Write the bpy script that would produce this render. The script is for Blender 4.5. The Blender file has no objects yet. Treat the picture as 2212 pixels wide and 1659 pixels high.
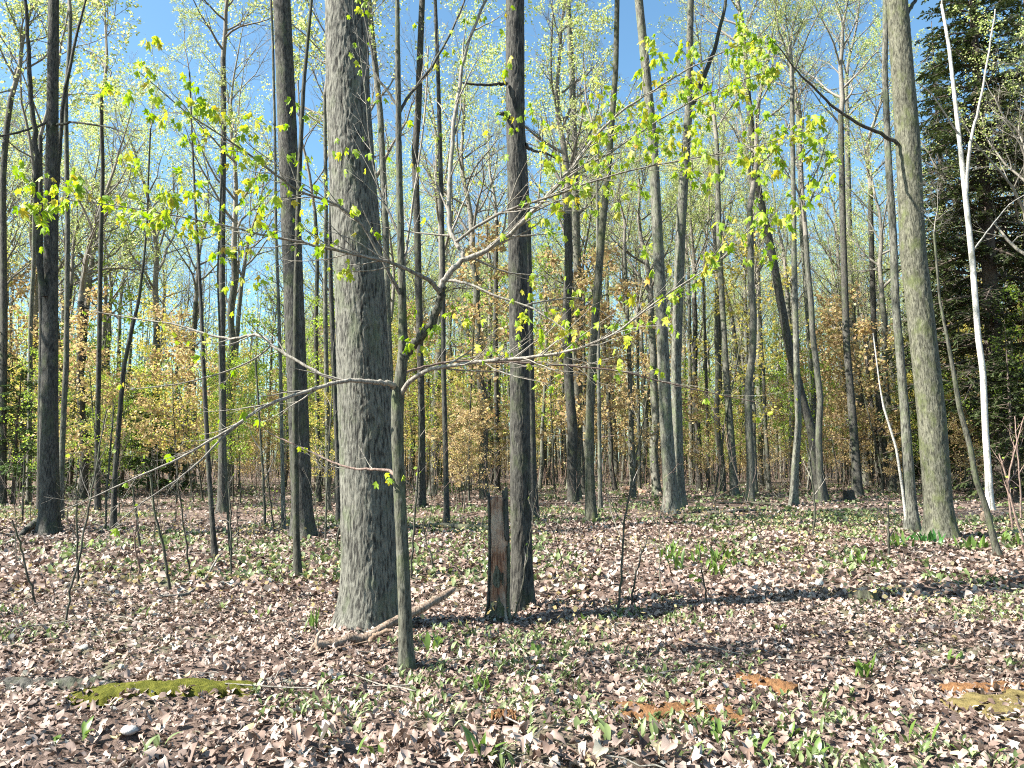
import bpy, math, random
import numpy as np
from mathutils import Vector, Matrix, Euler

# ------------------------------------------------------------------ camera, sky, sun, exposure
SC = bpy.context.scene
COL = SC.collection
CAMH, PITCH, F = 1.6, math.radians(5.8), 1671.0      # F in pixels of a 2212 x 1659 picture
cam_d = bpy.data.cameras.new('camera')
cam = bpy.data.objects.new('camera', cam_d)
COL.objects.link(cam)
cam.location = (0, 0, CAMH)
cam.rotation_euler = (math.radians(90) + PITCH, 0, 0)
cam_d.sensor_width = 36
cam_d.lens = 36 * F / 2212
cam_d.clip_start = 0.05
cam_d.clip_end = 3000
SC.camera = cam

SUN_EL, SUN_AZ = math.radians(43), math.radians(254)    # azimuth clockwise from +Y
world = bpy.data.worlds.new('World')
SC.world = world
world.use_nodes = True
wn = world.node_tree.nodes
bg = wn['Background']
sky = wn.new('ShaderNodeTexSky')
sky.sky_type = 'NISHITA'
sky.sun_disc = False
sky.sun_elevation = SUN_EL
sky.sun_rotation = SUN_AZ
sky.air_density = 1.0
sky.dust_density = 1.2
sky.ozone_density = 1.0
tint = wn.new('ShaderNodeMix'); tint.data_type = 'RGBA'; tint.blend_type = 'MULTIPLY'; tint.inputs[0].default_value = 1
tint.inputs[7].default_value = (.78, 1.06, 1.1, 1)
world.node_tree.links.new(sky.outputs[0], tint.inputs[6])
world.node_tree.links.new(tint.outputs[2], bg.inputs[0])
bg.inputs[1].default_value = 0.066

sun_d = bpy.data.lights.new('sun', 'SUN')
sun_d.energy = 5.0
sun_d.angle = math.radians(0.5)
sun_d.color = (1.0, 0.95, 0.86)
sun = bpy.data.objects.new('sun', sun_d)
COL.objects.link(sun)
S = Vector((math.sin(SUN_AZ) * math.cos(SUN_EL), math.cos(SUN_AZ) * math.cos(SUN_EL), math.sin(SUN_EL)))
sun.rotation_euler = S.to_track_quat('Z', 'Y').to_euler()
sun.location = (-20, -8, 30)

SC.view_settings.view_transform = 'Standard'
SC.view_settings.look = 'None'
SC.view_settings.gamma = 1
SC.view_settings.exposure = 1.95
SC.render.engine = 'CYCLES'
SC.cycles.use_denoising = False
SC.cycles.max_bounces = 5
SC.cycles.diffuse_bounces = 2
SC.cycles.glossy_bounces = 1
SC.cycles.transmission_bounces = 3
SC.cycles.transparent_max_bounces = 4
SC.cycles.filter_width = 1.1

# ------------------------------------------------------------------ helpers
RNG = np.random.default_rng(7)
def unit(a): return a / np.maximum(np.linalg.norm(a, axis=-1, keepdims=True), 1e-9)

def hgt(x, y):
    x = np.asarray(x, float); y = np.asarray(y, float)
    return (0.05 * np.sin(.35 * x + .5) * np.cos(.28 * y) + .035 * np.sin(.85 * x + .6 * y)
            + .02 * np.sin(1.9 * x - 1.3 * y + 1.) + .012 * np.sin(3.7 * x + 2.9 * y))

def relief(x, y):                             # lumps of matted leaves
    x = np.asarray(x, float); y = np.asarray(y, float)
    fade = np.clip((34 - np.hypot(x, y)) / 12, 0, 1)
    a = 1 - np.abs(2 * noise2(x, y, 2.6, 3) - 1)
    b = 1 - np.abs(2 * noise2(x, y, 6.5, 5) - 1)
    return (a * .075 + b * .045 - .075) * fade

def ray(px, py):
    u, v = (px - 1106) / F, (829.5 - py) / F
    return u, math.cos(PITCH) - v * math.sin(PITCH), math.sin(PITCH) + v * math.cos(PITCH)

def G(px, py):                                # where a line of sight meets the ground
    x, y, z = ray(px, py)
    t = CAMH / -z
    for _ in range(6):
        t = (CAMH - float(hgt(x * t, y * t))) / -z
    return np.array([x * t, y * t, CAMH + z * t])

def at(px, py, Y):                            # a point at depth Y
    x, y, z = ray(px, py)
    t = Y / y
    return np.array([x * t, Y, CAMH + z * t])

def vnoise(p, seed=0):
    i = np.floor(p).astype(np.int64); f = p - i
    f = f * f * (3 - 2 * f)
    out = np.zeros(len(p))
    for dx in (0, 1):
        for dy in (0, 1):
            for dz in (0, 1):
                h = ((i[:, 0] + dx) * 374761393 + (i[:, 1] + dy) * 668265263 + (i[:, 2] + dz) * 2147483647 + seed * 974711) & 0xffffffff
                h = ((h ^ (h >> 13)) * 1274126177) & 0xffffffff
                h = (h ^ (h >> 16)) & 0xffff
                w = (f[:, 0] if dx else 1 - f[:, 0]) * (f[:, 1] if dy else 1 - f[:, 1]) * (f[:, 2] if dz else 1 - f[:, 2])
                out += w * h / 65535.
    return out

def noise2(x, y, s, seed=0):
    x = np.asarray(x, float); y = np.asarray(y, float)
    return vnoise(np.stack([x.ravel() * s, y.ravel() * s, np.zeros(x.size)], 1), seed).reshape(x.shape)

def mesh(name, parts, mat, smooth=True):
    vs, loops, starts, tots = [], [], [], []
    nv = nl = 0
    for V, Fc in parts:
        V = np.asarray(V, np.float32).reshape(-1, 3); Fc = np.asarray(Fc, np.int64)
        vs.append(V); loops.append((Fc + nv).ravel())
        m, k = Fc.shape
        starts.append(nl + np.arange(m) * k); tots.append(np.full(m, k))
        nl += m * k; nv += len(V)
    me = bpy.data.meshes.new(name)
    V = np.concatenate(vs); L = np.concatenate(loops); st = np.concatenate(starts); tt = np.concatenate(tots)
    me.vertices.add(len(V)); me.vertices.foreach_set('co', V.ravel())
    me.loops.add(len(L)); me.loops.foreach_set('vertex_index', L.astype(np.int32))
    me.polygons.add(len(st)); me.polygons.foreach_set('loop_start', st.astype(np.int32))
    me.polygons.foreach_set('loop_total', tt.astype(np.int32))
    me.polygons.foreach_set('use_smooth', np.full(len(st), smooth))
    me.update(calc_edges=True)
    me.materials.append(mat)
    return me

def obj(name, me, parent=None, loc=(0, 0, 0), rot=(0, 0, 0), scale=(1, 1, 1)):
    o = bpy.data.objects.new(name, me); COL.objects.link(o)
    o.location = loc; o.rotation_euler = rot; o.scale = scale
    if parent is not None: o.parent = parent
    return o

def tag(o, label, cat, group=None, kind=None):
    if label: o['label'] = label
    if cat: o['category'] = cat
    if group: o['group'] = group
    if kind: o['kind'] = kind
    return o

def empty(name, loc, label=None, cat=None, group=None, rot=(0, 0, 0), scale=(1, 1, 1)):
    o = obj(name, None, None, loc, rot, scale)
    o.empty_display_size = 0.2
    return tag(o, label, cat, group)

def tubes(P, R, sides, cap=False):
    B, N, _ = P.shape
    T = unit(np.gradient(P, axis=1))
    mt = np.abs(unit(P[:, -1] - P[:, 0])[:, 2])
    ref = np.where((mt < .8)[:, None], np.array([[0, 0, 1.]]), np.array([[1., 0, 0]]))
    u = unit(np.cross(T, ref[:, None, :])); v = np.cross(T, u)
    a = np.arange(sides) * 2 * np.pi / sides
    V = P[:, :, None] + R[:, :, None, None] * (np.cos(a)[None, None, :, None] * u[:, :, None] + np.sin(a)[None, None, :, None] * v[:, :, None])
    b, n, s = np.meshgrid(np.arange(B), np.arange(N - 1), np.arange(sides), indexing='ij')
    i0 = (b * N + n) * sides + s; i1 = (b * N + n) * sides + (s + 1) % sides
    Fc = np.stack([i0, i1, i1 + sides, i0 + sides], -1).reshape(-1, 4)
    return V.reshape(-1, 3), Fc

def grow(rng, P, R, L, k, t0, t1, ang, lf, taper, N, rr, up, wob, flat=0., rmin=.0012):
    B, Np = P.shape[:2]
    idx = np.repeat(np.arange(B), k)
    j = np.tile(np.arange(k), B)
    t = t0 + (t1 - t0) * (j + rng.uniform(0, 1, B * k)) / k
    f = np.clip(t * (Np - 1), 0, Np - 1.001); i = f.astype(int); a = (f - i)[:, None]
    st = P[idx, i] * (1 - a) + P[idx, i + 1] * a
    tg = unit(P[idx, i + 1] - P[idx, i])
    r = np.maximum((R[idx, i] * (1 - a[:, 0]) + R[idx, i + 1] * a[:, 0]) * rr, rmin)
    az = j * 2.39996 + rng.uniform(0, 6.28, B)[idx] + rng.normal(0, .5, B * k)
    ref = np.where((np.abs(tg[:, 2]) < .85)[:, None], np.array([[0, 0, 1.]]), np.array([[1., 0, 0]]))
    u = unit(np.cross(tg, ref)); v = np.cross(tg, u)
    pv = np.cos(az)[:, None] * u + (np.sin(az) * (1 - flat))[:, None] * v
    an = rng.uniform(ang[0], ang[1], B * k)[:, None]
    d = np.cos(an) * tg + np.sin(an) * unit(pv)
    Ln = L[idx] * lf * (1 - taper * t) * rng.uniform(.65, 1.2, B * k)
    Q = np.zeros((B * k, N, 3)); Q[:, 0] = st
    for n in range(1, N):
        d = unit(d + rng.normal(0, wob, d.shape) + np.array([0, 0, up / N]))
        Q[:, n] = Q[:, n - 1] + d * (Ln / (N - 1))[:, None]
    s = np.linspace(0, 1, N)
    RR = np.maximum(r[:, None] * (1 - .78 * s[None]), rmin * .7)
    return Q, RR, Ln

def leafquads(rng, pts, size, droop=.3, wide=.42):
    n = len(pts)
    a = rng.normal(0, 1, (n, 3)); a[:, 2] = a[:, 2] * .5 - droop; a = unit(a)
    b = unit(np.cross(a, rng.normal(0, 1, (n, 3))))
    s = (size * rng.uniform(.55, 1.25, n))[:, None]
    V = np.stack([pts, pts + a * s * .5 + b * s * wide, pts + a * s, pts + a * s * .5 - b * s * wide], 1)
    return V.reshape(-1, 3), np.arange(n * 4).reshape(-1, 4)

# ------------------------------------------------------------------ materials
def nmat(name):
    m = bpy.data.materials.new(name); m.use_nodes = True
    nt = m.node_tree; nt.nodes.clear()
    out = nt.nodes.new('ShaderNodeOutputMaterial')
    return m, nt, out

def ramp(nt, stops, src, interp='LINEAR'):
    r = nt.nodes.new('ShaderNodeValToRGB'); cr = r.color_ramp; cr.interpolation = interp
    while len(cr.elements) < len(stops): cr.elements.new(.5)
    for e, (p, c) in zip(cr.elements, stops):
        e.position = p; e.color = (*c, 1)
    nt.links.new(src, r.inputs[0])
    return r.outputs[0]

def mapped(nt, scale, src='Object'):
    tc = nt.nodes.new('ShaderNodeTexCoord'); mp = nt.nodes.new('ShaderNodeMapping')
    mp.inputs['Scale'].default_value = scale
    nt.links.new(tc.outputs[src], mp.inputs[0])
    return mp.outputs[0]

def noise_n(nt, vec, scale, detail=4, rough=.6):
    n = nt.nodes.new('ShaderNodeTexNoise')
    n.inputs['Scale'].default_value = scale; n.inputs['Detail'].default_value = detail; n.inputs['Roughness'].default_value = rough
    nt.links.new(vec, n.inputs['Vector'])
    return n.outputs['Fac']

def mixc(nt, fac, a, b):
    m = nt.nodes.new('ShaderNodeMix'); m.data_type = 'RGBA'
    for sock, val in ((m.inputs[0], fac), (m.inputs[6], a), (m.inputs[7], b)):
        if hasattr(val, 'links') or hasattr(val, 'is_output'): nt.links.new(val, sock)
        elif isinstance(val, (int, float)): sock.default_value = val
        else: sock.default_value = (*val, 1)
    return m.outputs[2]

def bark(name, dark, light, lichen, lich_amt=.5, scale=1., bump=.6, vstretch=.18, horiz=False, tone_amt=.8):
    m, nt, out = nmat(name)
    v1 = mapped(nt, (1, 1, vstretch) if not horiz else (.25, .25, 1.6))
    n1 = noise_n(nt, v1, 42 * scale, 4, .65)
    c = ramp(nt, [(.39, dark), (.55, light)], n1)
    v2 = mapped(nt, (1, 1, .55))
    n2 = noise_n(nt, v2, 3.2 * scale, 5, .65)
    lm = ramp(nt, [(.62 - .25 * lich_amt, (0, 0, 0)), (.75 - .2 * lich_amt, (1, 1, 1))], n2)
    c = mixc(nt, lm, c, lichen)
    n4 = noise_n(nt, v2, 17 * scale, 3, .6)
    pm = ramp(nt, [(.60, (0, 0, 0)), (.68, (1, 1, 1))], n4)
    hm = nt.nodes.new('ShaderNodeMath'); hm.operation = 'MULTIPLY'; hm.inputs[1].default_value = .45
    nt.links.new(pm, hm.inputs[0])
    c = mixc(nt, hm.outputs[0], c, tuple(min(1, x * 1.35 + .03) for x in light))
    n5 = noise_n(nt, mapped(nt, (1, 1, .3)), 10 * scale, 5, .7)
    tone = ramp(nt, [(.36, (.42, .42, .42)), (.5, (.9, .9, .9)), (.66, (1.3, 1.3, 1.28))], n5)
    mm = nt.nodes.new('ShaderNodeMix'); mm.data_type = 'RGBA'; mm.blend_type = 'MULTIPLY'; mm.inputs[0].default_value = tone_amt
    nt.links.new(c, mm.inputs[6]); nt.links.new(tone, mm.inputs[7]); c = mm.outputs[2]
    oi = nt.nodes.new('ShaderNodeObjectInfo')
    hs = nt.nodes.new('ShaderNodeHueSaturation')
    mr = nt.nodes.new('ShaderNodeMapRange'); mr.inputs[3].default_value = .8; mr.inputs[4].default_value = 1.2
    nt.links.new(oi.outputs['Random'], mr.inputs[0]); nt.links.new(mr.outputs[0], hs.inputs['Value'])
    nt.links.new(c, hs.inputs['Color'])
    b = nt.nodes.new('ShaderNodeBsdfPrincipled')
    b.inputs['Roughness'].default_value = .85
    b.inputs['Specular IOR Level'].default_value = .25
    nt.links.new(hs.outputs[0], b.inputs['Base Color'])
    bp = nt.nodes.new('ShaderNodeBump'); bp.inputs['Strength'].default_value = min(1, bump * 1.3); bp.inputs['Distance'].default_value = .016
    nt.links.new(n1, bp.inputs['Height']); nt.links.new(bp.outputs[0], b.inputs['Normal'])
    nt.links.new(b.outputs[0], out.inputs[0])
    return m

def leafmat(name, stops, trans=.45, rnd='island', rough=.5, spec=.3, tboost=1.2):
    m, nt, out = nmat(name)
    if rnd == 'island':
        src = nt.nodes.new('ShaderNodeNewGeometry').outputs['Random Per Island']
    else:
        src = nt.nodes.new('ShaderNodeObjectInfo').outputs['Random']
    c = ramp(nt, stops, src)
    b = nt.nodes.new('ShaderNodeBsdfPrincipled')
    b.inputs['Roughness'].default_value = rough; b.inputs['Specular IOR Level'].default_value = spec
    nt.links.new(c, b.inputs['Base Color'])
    if trans > 0:
        t = nt.nodes.new('ShaderNodeBsdfTranslucent')
        hs = nt.nodes.new('ShaderNodeHueSaturation'); hs.inputs['Value'].default_value = tboost; hs.inputs['Saturation'].default_value = 1.1
        nt.links.new(c, hs.inputs['Color']); nt.links.new(hs.outputs[0], t.inputs[0])
        mx = nt.nodes.new('ShaderNodeMixShader'); mx.inputs[0].default_value = trans
        nt.links.new(b.outputs[0], mx.inputs[1]); nt.links.new(t.outputs[0], mx.inputs[2])
        nt.links.new(mx.outputs[0], out.inputs[0])
    else:
        nt.links.new(b.outputs[0], out.inputs[0])
    return m

M = {}
M['maple'] = bark('furrowed_bark', (.03, .028, .024), (.16, .156, .13), (.115, .13, .08), .35, 1., .8, tone_amt=.5)
M['dark'] = bark('dark_bark', (.02, .019, .017), (.08, .076, .065), (.065, .075, .042), .4, 1.2, .8)
M['mossy'] = bark('mossy_bark', (.03, .03, .02), (.125, .122, .09), (.08, .09, .04), .5, 1.2, .8)
M['pale'] = bark('pale_bark', (.035, .034, .028), (.155, .152, .125), (.115, .13, .078), .5, 1., .8)
M['birch'] = bark('white_bark', (.26, .25, .22), (.50, .48, .44), (.17, .17, .14), .35, 1., .2, horiz=True, tone_amt=.45)
M['young'] = bark('sapling_bark', (.028, .027, .02), (.09, .088, .068), (.07, .082, .042), .5, 1.6, .4)
M['twig'] = bark('twig_bark', (.10, .088, .073), (.25, .228, .195), (.19, .185, .145), .3, 2., .1, tone_amt=.4)
M['redtwig'] = bark('reddish_twig_bark', (.13, .085, .07), (.28, .2, .165), (.25, .2, .16), .2, 2., .1)
M['deadwood'] = bark('dead_wood', (.14, .09, .06), (.34, .26, .20), (.24, .15, .09), .3, 1.3, .8, .1)
M['redrot'] = bark('red_rotten_wood', (.12, .045, .025), (.27, .145, .09), (.36, .28, .215), .8, 1.3, .9, .09)
M['hembark'] = bark('hemlock_bark', (.045, .035, .03), (.14, .11, .09), (.1, .1, .07), .3, 1.2, .5)

YG = [(0, (.26, .33, .09)), (.35, (.38, .45, .15)), (.7, (.48, .53, .22)), (.93, (.55, .55, .28)), (1, (.52, .40, .20))]
M['spring'] = leafmat('spring_leaves', YG, .5)
M['spring_near'] = leafmat('maple_leaf_green', [(0, (.20, .33, .03)), (.45, (.31, .43, .05)), (.8, (.42, .48, .06)), (.95, (.46, .40, .06)), (1, (.45, .28, .06))], .5, 'object')
M['spring_near_i'] = leafmat('maple_leaf_mass', [(0, (.20, .33, .03)), (.45, (.31, .43, .05)), (.8, (.42, .48, .06)), (1, (.48, .38, .06))], .5)
M['green'] = leafmat('green_leaves', [(0, (.16, .25, .04)), (.6, (.28, .38, .06)), (1, (.38, .46, .1))], .5)
M['yellow'] = leafmat('yellow_leaves', [(0, (.38, .38, .09)), (.6, (.50, .44, .12)), (1, (.48, .36, .12))], .5)
M['copper'] = leafmat('copper_leaves', [(0, (.30, .20, .11)), (.5, (.44, .33, .17)), (.8, (.50, .40, .20)), (1, (.44, .42, .16))], .45)
M['hemlock'] = leafmat('hemlock_needles', [(0, (.03, .045, .018)), (.6, (.055, .078, .027)), (1, (.10, .125, .045))], .2, rough=.45)
M['hemlock_young'] = leafmat('young_hemlock_needles', [(0, (.05, .09, .03)), (.6, (.09, .15, .045)), (1, (.17, .23, .06))], .25, rough=.45)
LIT = [(0, (.05, .03, .022)), (.14, (.13, .085, .065)), (.38, (.24, .172, .14)), (.72, (.31, .232, .192)), (.90, (.38, .30, .255)), (.97, (.38, .37, .34)), (1, (.34, .27, .13))]  # the pale grey stop paints glare into the colour of some dead leaves
M['litter'] = leafmat('dead_leaves', LIT, .12, rough=.6, spec=.35)
M['litter_o'] = leafmat('dead_leaf', LIT, .12, 'object', rough=.6, spec=.35)
M['cover'] = leafmat('ground_plant_leaves', [(0, (.06, .09, .03)), (.4, (.13, .175, .06)), (.75, (.20, .25, .11)), (1, (.30, .33, .2))], .3, rough=.45, spec=.3)
M['leek'] = leafmat('broad_green_leaves', [(0, (.06, .11, .02)), (.6, (.12, .19, .04)), (1, (.2, .26, .065))], .35, rough=.35, spec=.5)
M['deepgreen'] = leafmat('deep_green_leaves', [(0, (.03, .10, .025)), (.6, (.06, .17, .04)), (1, (.11, .24, .06))], .35, rough=.35, spec=.5)
M['dryfern'] = leafmat('dry_tan_leaves', [(0, (.28, .21, .09)), (.6, (.38, .31, .15)), (1, (.42, .36, .2))], .3)

m, nt, out = nmat('forest_soil')
v = mapped(nt, (1, 1, 1))
c = ramp(nt, [(.3, (.04, .026, .02)), (.5, (.12, .08, .062)), (.66, (.22, .158, .128)), (.8, (.30, .228, .188))], noise_n(nt, v, 9, 8, .75))
c2 = ramp(nt, [(.35, (.09, .095, .05)), (.65, (.18, .19, .10))], noise_n(nt, v, 14, 5, .7))
fm = ramp(nt, [(.52, (0, 0, 0)), (.66, (1, 1, 1))], noise_n(nt, v, .35, 5, .65))
c = mixc(nt, fm, c, c2)
b = nt.nodes.new('ShaderNodeBsdfPrincipled'); b.inputs['Roughness'].default_value = .95
nt.links.new(c, b.inputs['Base Color'])
bp = nt.nodes.new('ShaderNodeBump'); bp.inputs['Strength'].default_value = 1; bp.inputs['Distance'].default_value = .05
nt.links.new(noise_n(nt, v, 22, 6, .7), bp.inputs['Height']); nt.links.new(bp.outputs[0], b.inputs['Normal'])
nt.links.new(b.outputs[0], out.inputs[0])
M['soil'] = m

def rough(name, stops, scale, bump=.8):
    m, nt, out = nmat(name)
    v = mapped(nt, (1, 1, 1))
    c = ramp(nt, stops, noise_n(nt, v, scale, 6, .7))
    b = nt.nodes.new('ShaderNodeBsdfPrincipled'); b.inputs['Roughness'].default_value = .95; b.inputs['Specular IOR Level'].default_value = .15
    nt.links.new(c, b.inputs['Base Color'])
    bp = nt.nodes.new('ShaderNodeBump'); bp.inputs['Strength'].default_value = bump; bp.inputs['Distance'].default_value = .03
    nt.links.new(noise_n(nt, v, scale * 4, 4, .7), bp.inputs['Height']); nt.links.new(bp.outputs[0], b.inputs['Normal'])
    nt.links.new(b.outputs[0], out.inputs[0])
    return m
M['moss'] = rough('green_moss', [(.3, (.045, .055, .008)), (.55, (.12, .12, .018)), (.75, (.2, .19, .035))], 30)
M['rot'] = rough('orange_rotten_wood', [(.3, (.07, .035, .016)), (.5, (.2, .10, .045)), (.7, (.28, .17, .085))], 22)
M['mossrot'] = rough('mossy_brown_rot', [(.3, (.07, .05, .025)), (.5, (.15, .12, .045)), (.7, (.22, .17, .08))], 18)
M['stone'] = rough('grey_stone', [(.3, (.2, .2, .19)), (.7, (.48, .47, .45))], 14, .4)

# ------------------------------------------------------------------ ground
gx = np.concatenate([-np.geomspace(900, 16, 40)[:-1], np.linspace(-16, 16, 420), np.geomspace(16, 900, 40)[1:]])
gy = np.concatenate([-np.geomspace(300, 4, 14)[:-1], np.linspace(-4, 26, 420), np.geomspace(26, 1500, 60)[1:]])
X, Y = np.meshgrid(gx, gy)
Z = hgt(X, Y) + relief(X, Y) - .012
nX, nY = len(gx), len(gy)
ii, jj = np.meshgrid(np.arange(nX - 1), np.arange(nY - 1))
q = (jj * nX + ii).ravel()
ground = obj('ground', mesh('ground', [(np.stack([X, Y, Z], -1).reshape(-1, 3), np.stack([q, q + 1, q + nX + 1, q + nX], -1))], M['soil']))
ground['kind'] = 'structure'

# ------------------------------------------------------------------ leaf shapes
def palmate(teeth=True):
    half = [(0, 1.), (10, .80), (17, .74), (24, .50), (38, .84), (48, .93), (58, .80), (72, .46), (92, .60), (104, .64), (116, .5), (150, .36), (172, .30)] if teeth else \
           [(0, 1.), (22, .52), (48, .92), (74, .46), (104, .62), (155, .34)]
    pts = half + [(-a, r) for a, r in half[::-1] if a > 0]
    a = np.radians([p[0] for p in pts]); r = np.array([p[1] for p in pts])
    return np.stack([np.sin(a) * r, np.cos(a) * r + .28], 1)
def oval(n=8, w=.34):
    a = np.arange(n) * 2 * np.pi / n
    return np.stack([w * np.sin(a) * (1 + .25 * np.cos(a)), .64 + .64 * np.cos(a)], 1)
def fan(outline):
    n = len(outline)
    V = np.concatenate([[[0, .42]], outline]); i = np.arange(n)
    return V, np.stack([np.zeros(n, int), 1 + i, 1 + (i + 1) % n], 1)

def scatter_leaves(rng, pos, size, shape, tilt, curl, follow=True):
    V2, Fc = shape
    n, k = len(pos), len(V2)
    pos = pos.copy(); gxx = gyy = 0.
    if follow:
        e_ = .03
        r0 = relief(pos[:, 0], pos[:, 1])
        gxx = (relief(pos[:, 0] + e_, pos[:, 1]) - r0) / e_; gyy = (relief(pos[:, 0], pos[:, 1] + e_) - r0) / e_
        pos[:, 2] += r0
    x = V2[None, :, 0].repeat(n, 0); y = V2[None, :, 1].repeat(n, 0) - .5
    a, b, c = (rng.normal(0, curl, (n, 1)) + curl * .5 for _ in range(3))
    z = a * x * x * 1.3 + b * y * y * 1.2 + c * x * y + rng.normal(0, curl * .12, (n, k))
    P = np.stack([x, y, z], -1) * (size * rng.uniform(.55, 1.2, n))[:, None, None]
    nz = np.stack([rng.normal(0, tilt, n) - gxx, rng.normal(0, tilt, n) - gyy, np.ones(n)], 1)
    nz *= np.where(rng.random(n) < .3, -1, 1)[:, None]
    nz = unit(nz)
    h = rng.uniform(0, 2 * np.pi, n)
    tx = unit(np.stack([np.cos(h), np.sin(h), np.zeros(n)], 1)); tx = unit(tx - (tx * nz).sum(1, keepdims=True) * nz)
    ty = np.cross(nz, tx)
    W = P[..., :1] * tx[:, None] + P[..., 1:2] * ty[:, None] + P[..., 2:] * nz[:, None]
    zmin = W[..., 2].min(1)
    W = W + pos[:, None]
    W[..., 2] -= (zmin * .75)[:, None]
    Fa = (Fc[None] + (np.arange(n) * k)[:, None, None]).reshape(-1, 3)
    return W.reshape(-1, 3), Fa

def wedge(rng, n, y0, y1, slope=.82, marg=1.6):
    y = np.sqrt(rng.uniform(y0 * y0, y1 * y1, int(n * 1.3)))[:n]
    x = rng.uniform(-1, 1, n) * (slope * y + marg)
    return x, y

rng = np.random.default_rng(11)
parts = []
x, y = wedge(rng, 36000, 2.6, 9.5)
z = hgt(x, y) + rng.uniform(0, .022, len(x))
# the leaves that show largest are parts of the ground, each on its own
order = np.argsort(np.hypot(x, y) + (np.abs(x) > .64 * y) * 50 + (y < 4.15) * 50 - (z - hgt(x, y)) * 25)
top = order[:300]
keep = np.ones(len(x), bool); keep[top] = False
pos = np.stack([x, y, z], 1)
pk = pos[keep]; sel = rng.random(len(pk))
parts.append(scatter_leaves(rng, pk[sel < .4], .043, fan(palmate(False)), .24, .6))
parts.append(scatter_leaves(rng, pk[sel >= .4], .05, fan(oval(7, .4)), .24, .6))
x, y = wedge(rng, 48000, 9.3, 21)
pk = np.stack([x, y, hgt(x, y) + rng.uniform(0, .04, len(x))], 1); sel = rng.random(len(pk))
parts.append(scatter_leaves(rng, pk[sel < .5], .066, fan(palmate(False)[[0, 2, 4, 5, 7, 9]]), .28, .6))
parts.append(scatter_leaves(rng, pk[sel >= .5], .074, fan(oval(5, .4)), .28, .55))
x, y = wedge(rng, 46000, 20.5, 52)
pk = np.stack([x, y, hgt(x, y) + rng.uniform(0, .05, len(x))], 1)
parts.append(scatter_leaves(rng, pk, .10, fan(oval(4, .5)), .4, .4))
x, y = wedge(rng, 34000, 2.6, 10)
pk = np.stack([x, y, hgt(x, y) + relief(x, y) + rng.uniform(.002, .022, len(x))], 1)
parts.append(leafquads(rng, pk, .034, 0, .36))
lit = obj('leaf_litter', mesh('leaf_litter', parts, M['litter'], True), ground)
lit['kind'] = 'stuff'
tmpl = []
for i in range(10):
    shp = fan(palmate(True)) if i < 6 else fan(oval(10, .36))
    V, Fc = scatter_leaves(np.random.default_rng(50 + i), np.zeros((1, 3)), .058, shp, .15, .7, False)
    tmpl.append(mesh('dead_leaf', [(V, Fc)], M['litter_o'], True))
for i, k in enumerate(top):
    o = obj('dead_leaf', tmpl[i % 10], ground, pos[k] + [0, 0, .008 + float(relief(pos[k][0], pos[k][1]))], (rng.normal(0, .22), rng.normal(0, .22), rng.uniform(0, 6.28)))
    s = rng.uniform(.75, 1.3); o.scale = (s, s, s)

# ------------------------------------------------------------------ green ground cover
def blades(rng, pos, n_each, length, width, lean, N=4):
    B = len(pos) * n_each
    p = np.repeat(pos, n_each, 0) + rng.normal(0, .018, (B, 3)) * [1, 1, 0]
    h = rng.uniform(0, 2 * np.pi, B)
    d = np.stack([np.cos(h), np.sin(h), np.zeros(B)], 1)
    side = np.stack([-np.sin(h), np.cos(h), np.zeros(B)], 1)
    L = length * rng.uniform(.6, 1.25, B); le = rng.uniform(lean[0], lean[1], B)
    s = np.linspace(0, 1, N)
    w = np.array([.22, .85, 1., .06]) if N == 4 else np.interp(s, [0, .35, .65, 1], [.2, .9, 1, .05])
    ang = le[:, None] * (.35 + 1.1 * s[None])          # from vertical
    step = (L / (N - 1))[:, None]
    hx = np.concatenate([np.zeros((B, 1)), np.cumsum(np.sin(ang[:, :-1]) * step, 1)], 1)
    hz = np.concatenate([np.zeros((B, 1)), np.cumsum(np.cos(ang[:, :-1]) * step, 1)], 1)
    C = p[:, None] + d[:, None] * hx[..., None] + np.array([0, 0, 1.]) * hz[..., None]
    ww = (width * rng.uniform(.7, 1.2, B))[:, None] * w[None]
    fold = np.array([0, 0, 1.]) * (ww * .35)[..., None]
    V = np.stack([C - side[:, None] * ww[..., None] + fold, C, C + side[:, None] * ww[..., None] + fold], 2).reshape(-1, 3)
    b, n = np.meshgrid(np.arange(B), np.arange(N - 1), indexing='ij')
    i = ((b * N + n) * 3).ravel()
    return V, np.concatenate([np.stack([i, i + 1, i + 4, i + 3], 1), np.stack([i + 1, i + 2, i + 5, i + 4], 1)])

def gmask(x, y):
    m = noise2(x, y, .55, 21) * .65 + noise2(x, y, 1.7, 22) * .35
    return m + .06 * np.clip(x / (y * .5 + 1), -1, 1.1) + .03 * ((y > 8) & (y < 22))
parts = []
x, y = wedge(rng, 9500, 3.4, 11); k = gmask(x, y) > .56 + .1 * rng.random(len(x)); x, y = x[k], y[k]
parts.append(blades(rng, np.stack([x, y, hgt(x, y) + relief(x, y)], 1), 3, .085, .011, (.7, 1.35)))
x, y = wedge(rng, 15000, 10.5, 26); k = gmask(x, y) > .50 + .1 * rng.random(len(x)); x, y = x[k], y[k]
parts.append(blades(rng, np.stack([x, y, hgt(x, y) + relief(x, y)], 1), 2, .15, .028, (.7, 1.35)))
x, y = wedge(rng, 26000, 25, 60); k = gmask(x, y) > .50 + .1 * rng.random(len(x)); x, y = x[k], y[k]
parts.append(leafquads(rng, np.stack([x, y, hgt(x, y) + .06], 1), .16, 0, .4))
gc = obj('ground_cover', mesh('ground_cover', parts, M['cover']))
tag(gc, 'small mottled green spring plants carpeting the leaf litter', 'ground plants', kind='stuff')
x, y = wedge(rng, 9000, 6.5, 24); k = (noise2(x, y, .45, 31) > .56); x, y = x[k], y[k]
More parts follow.
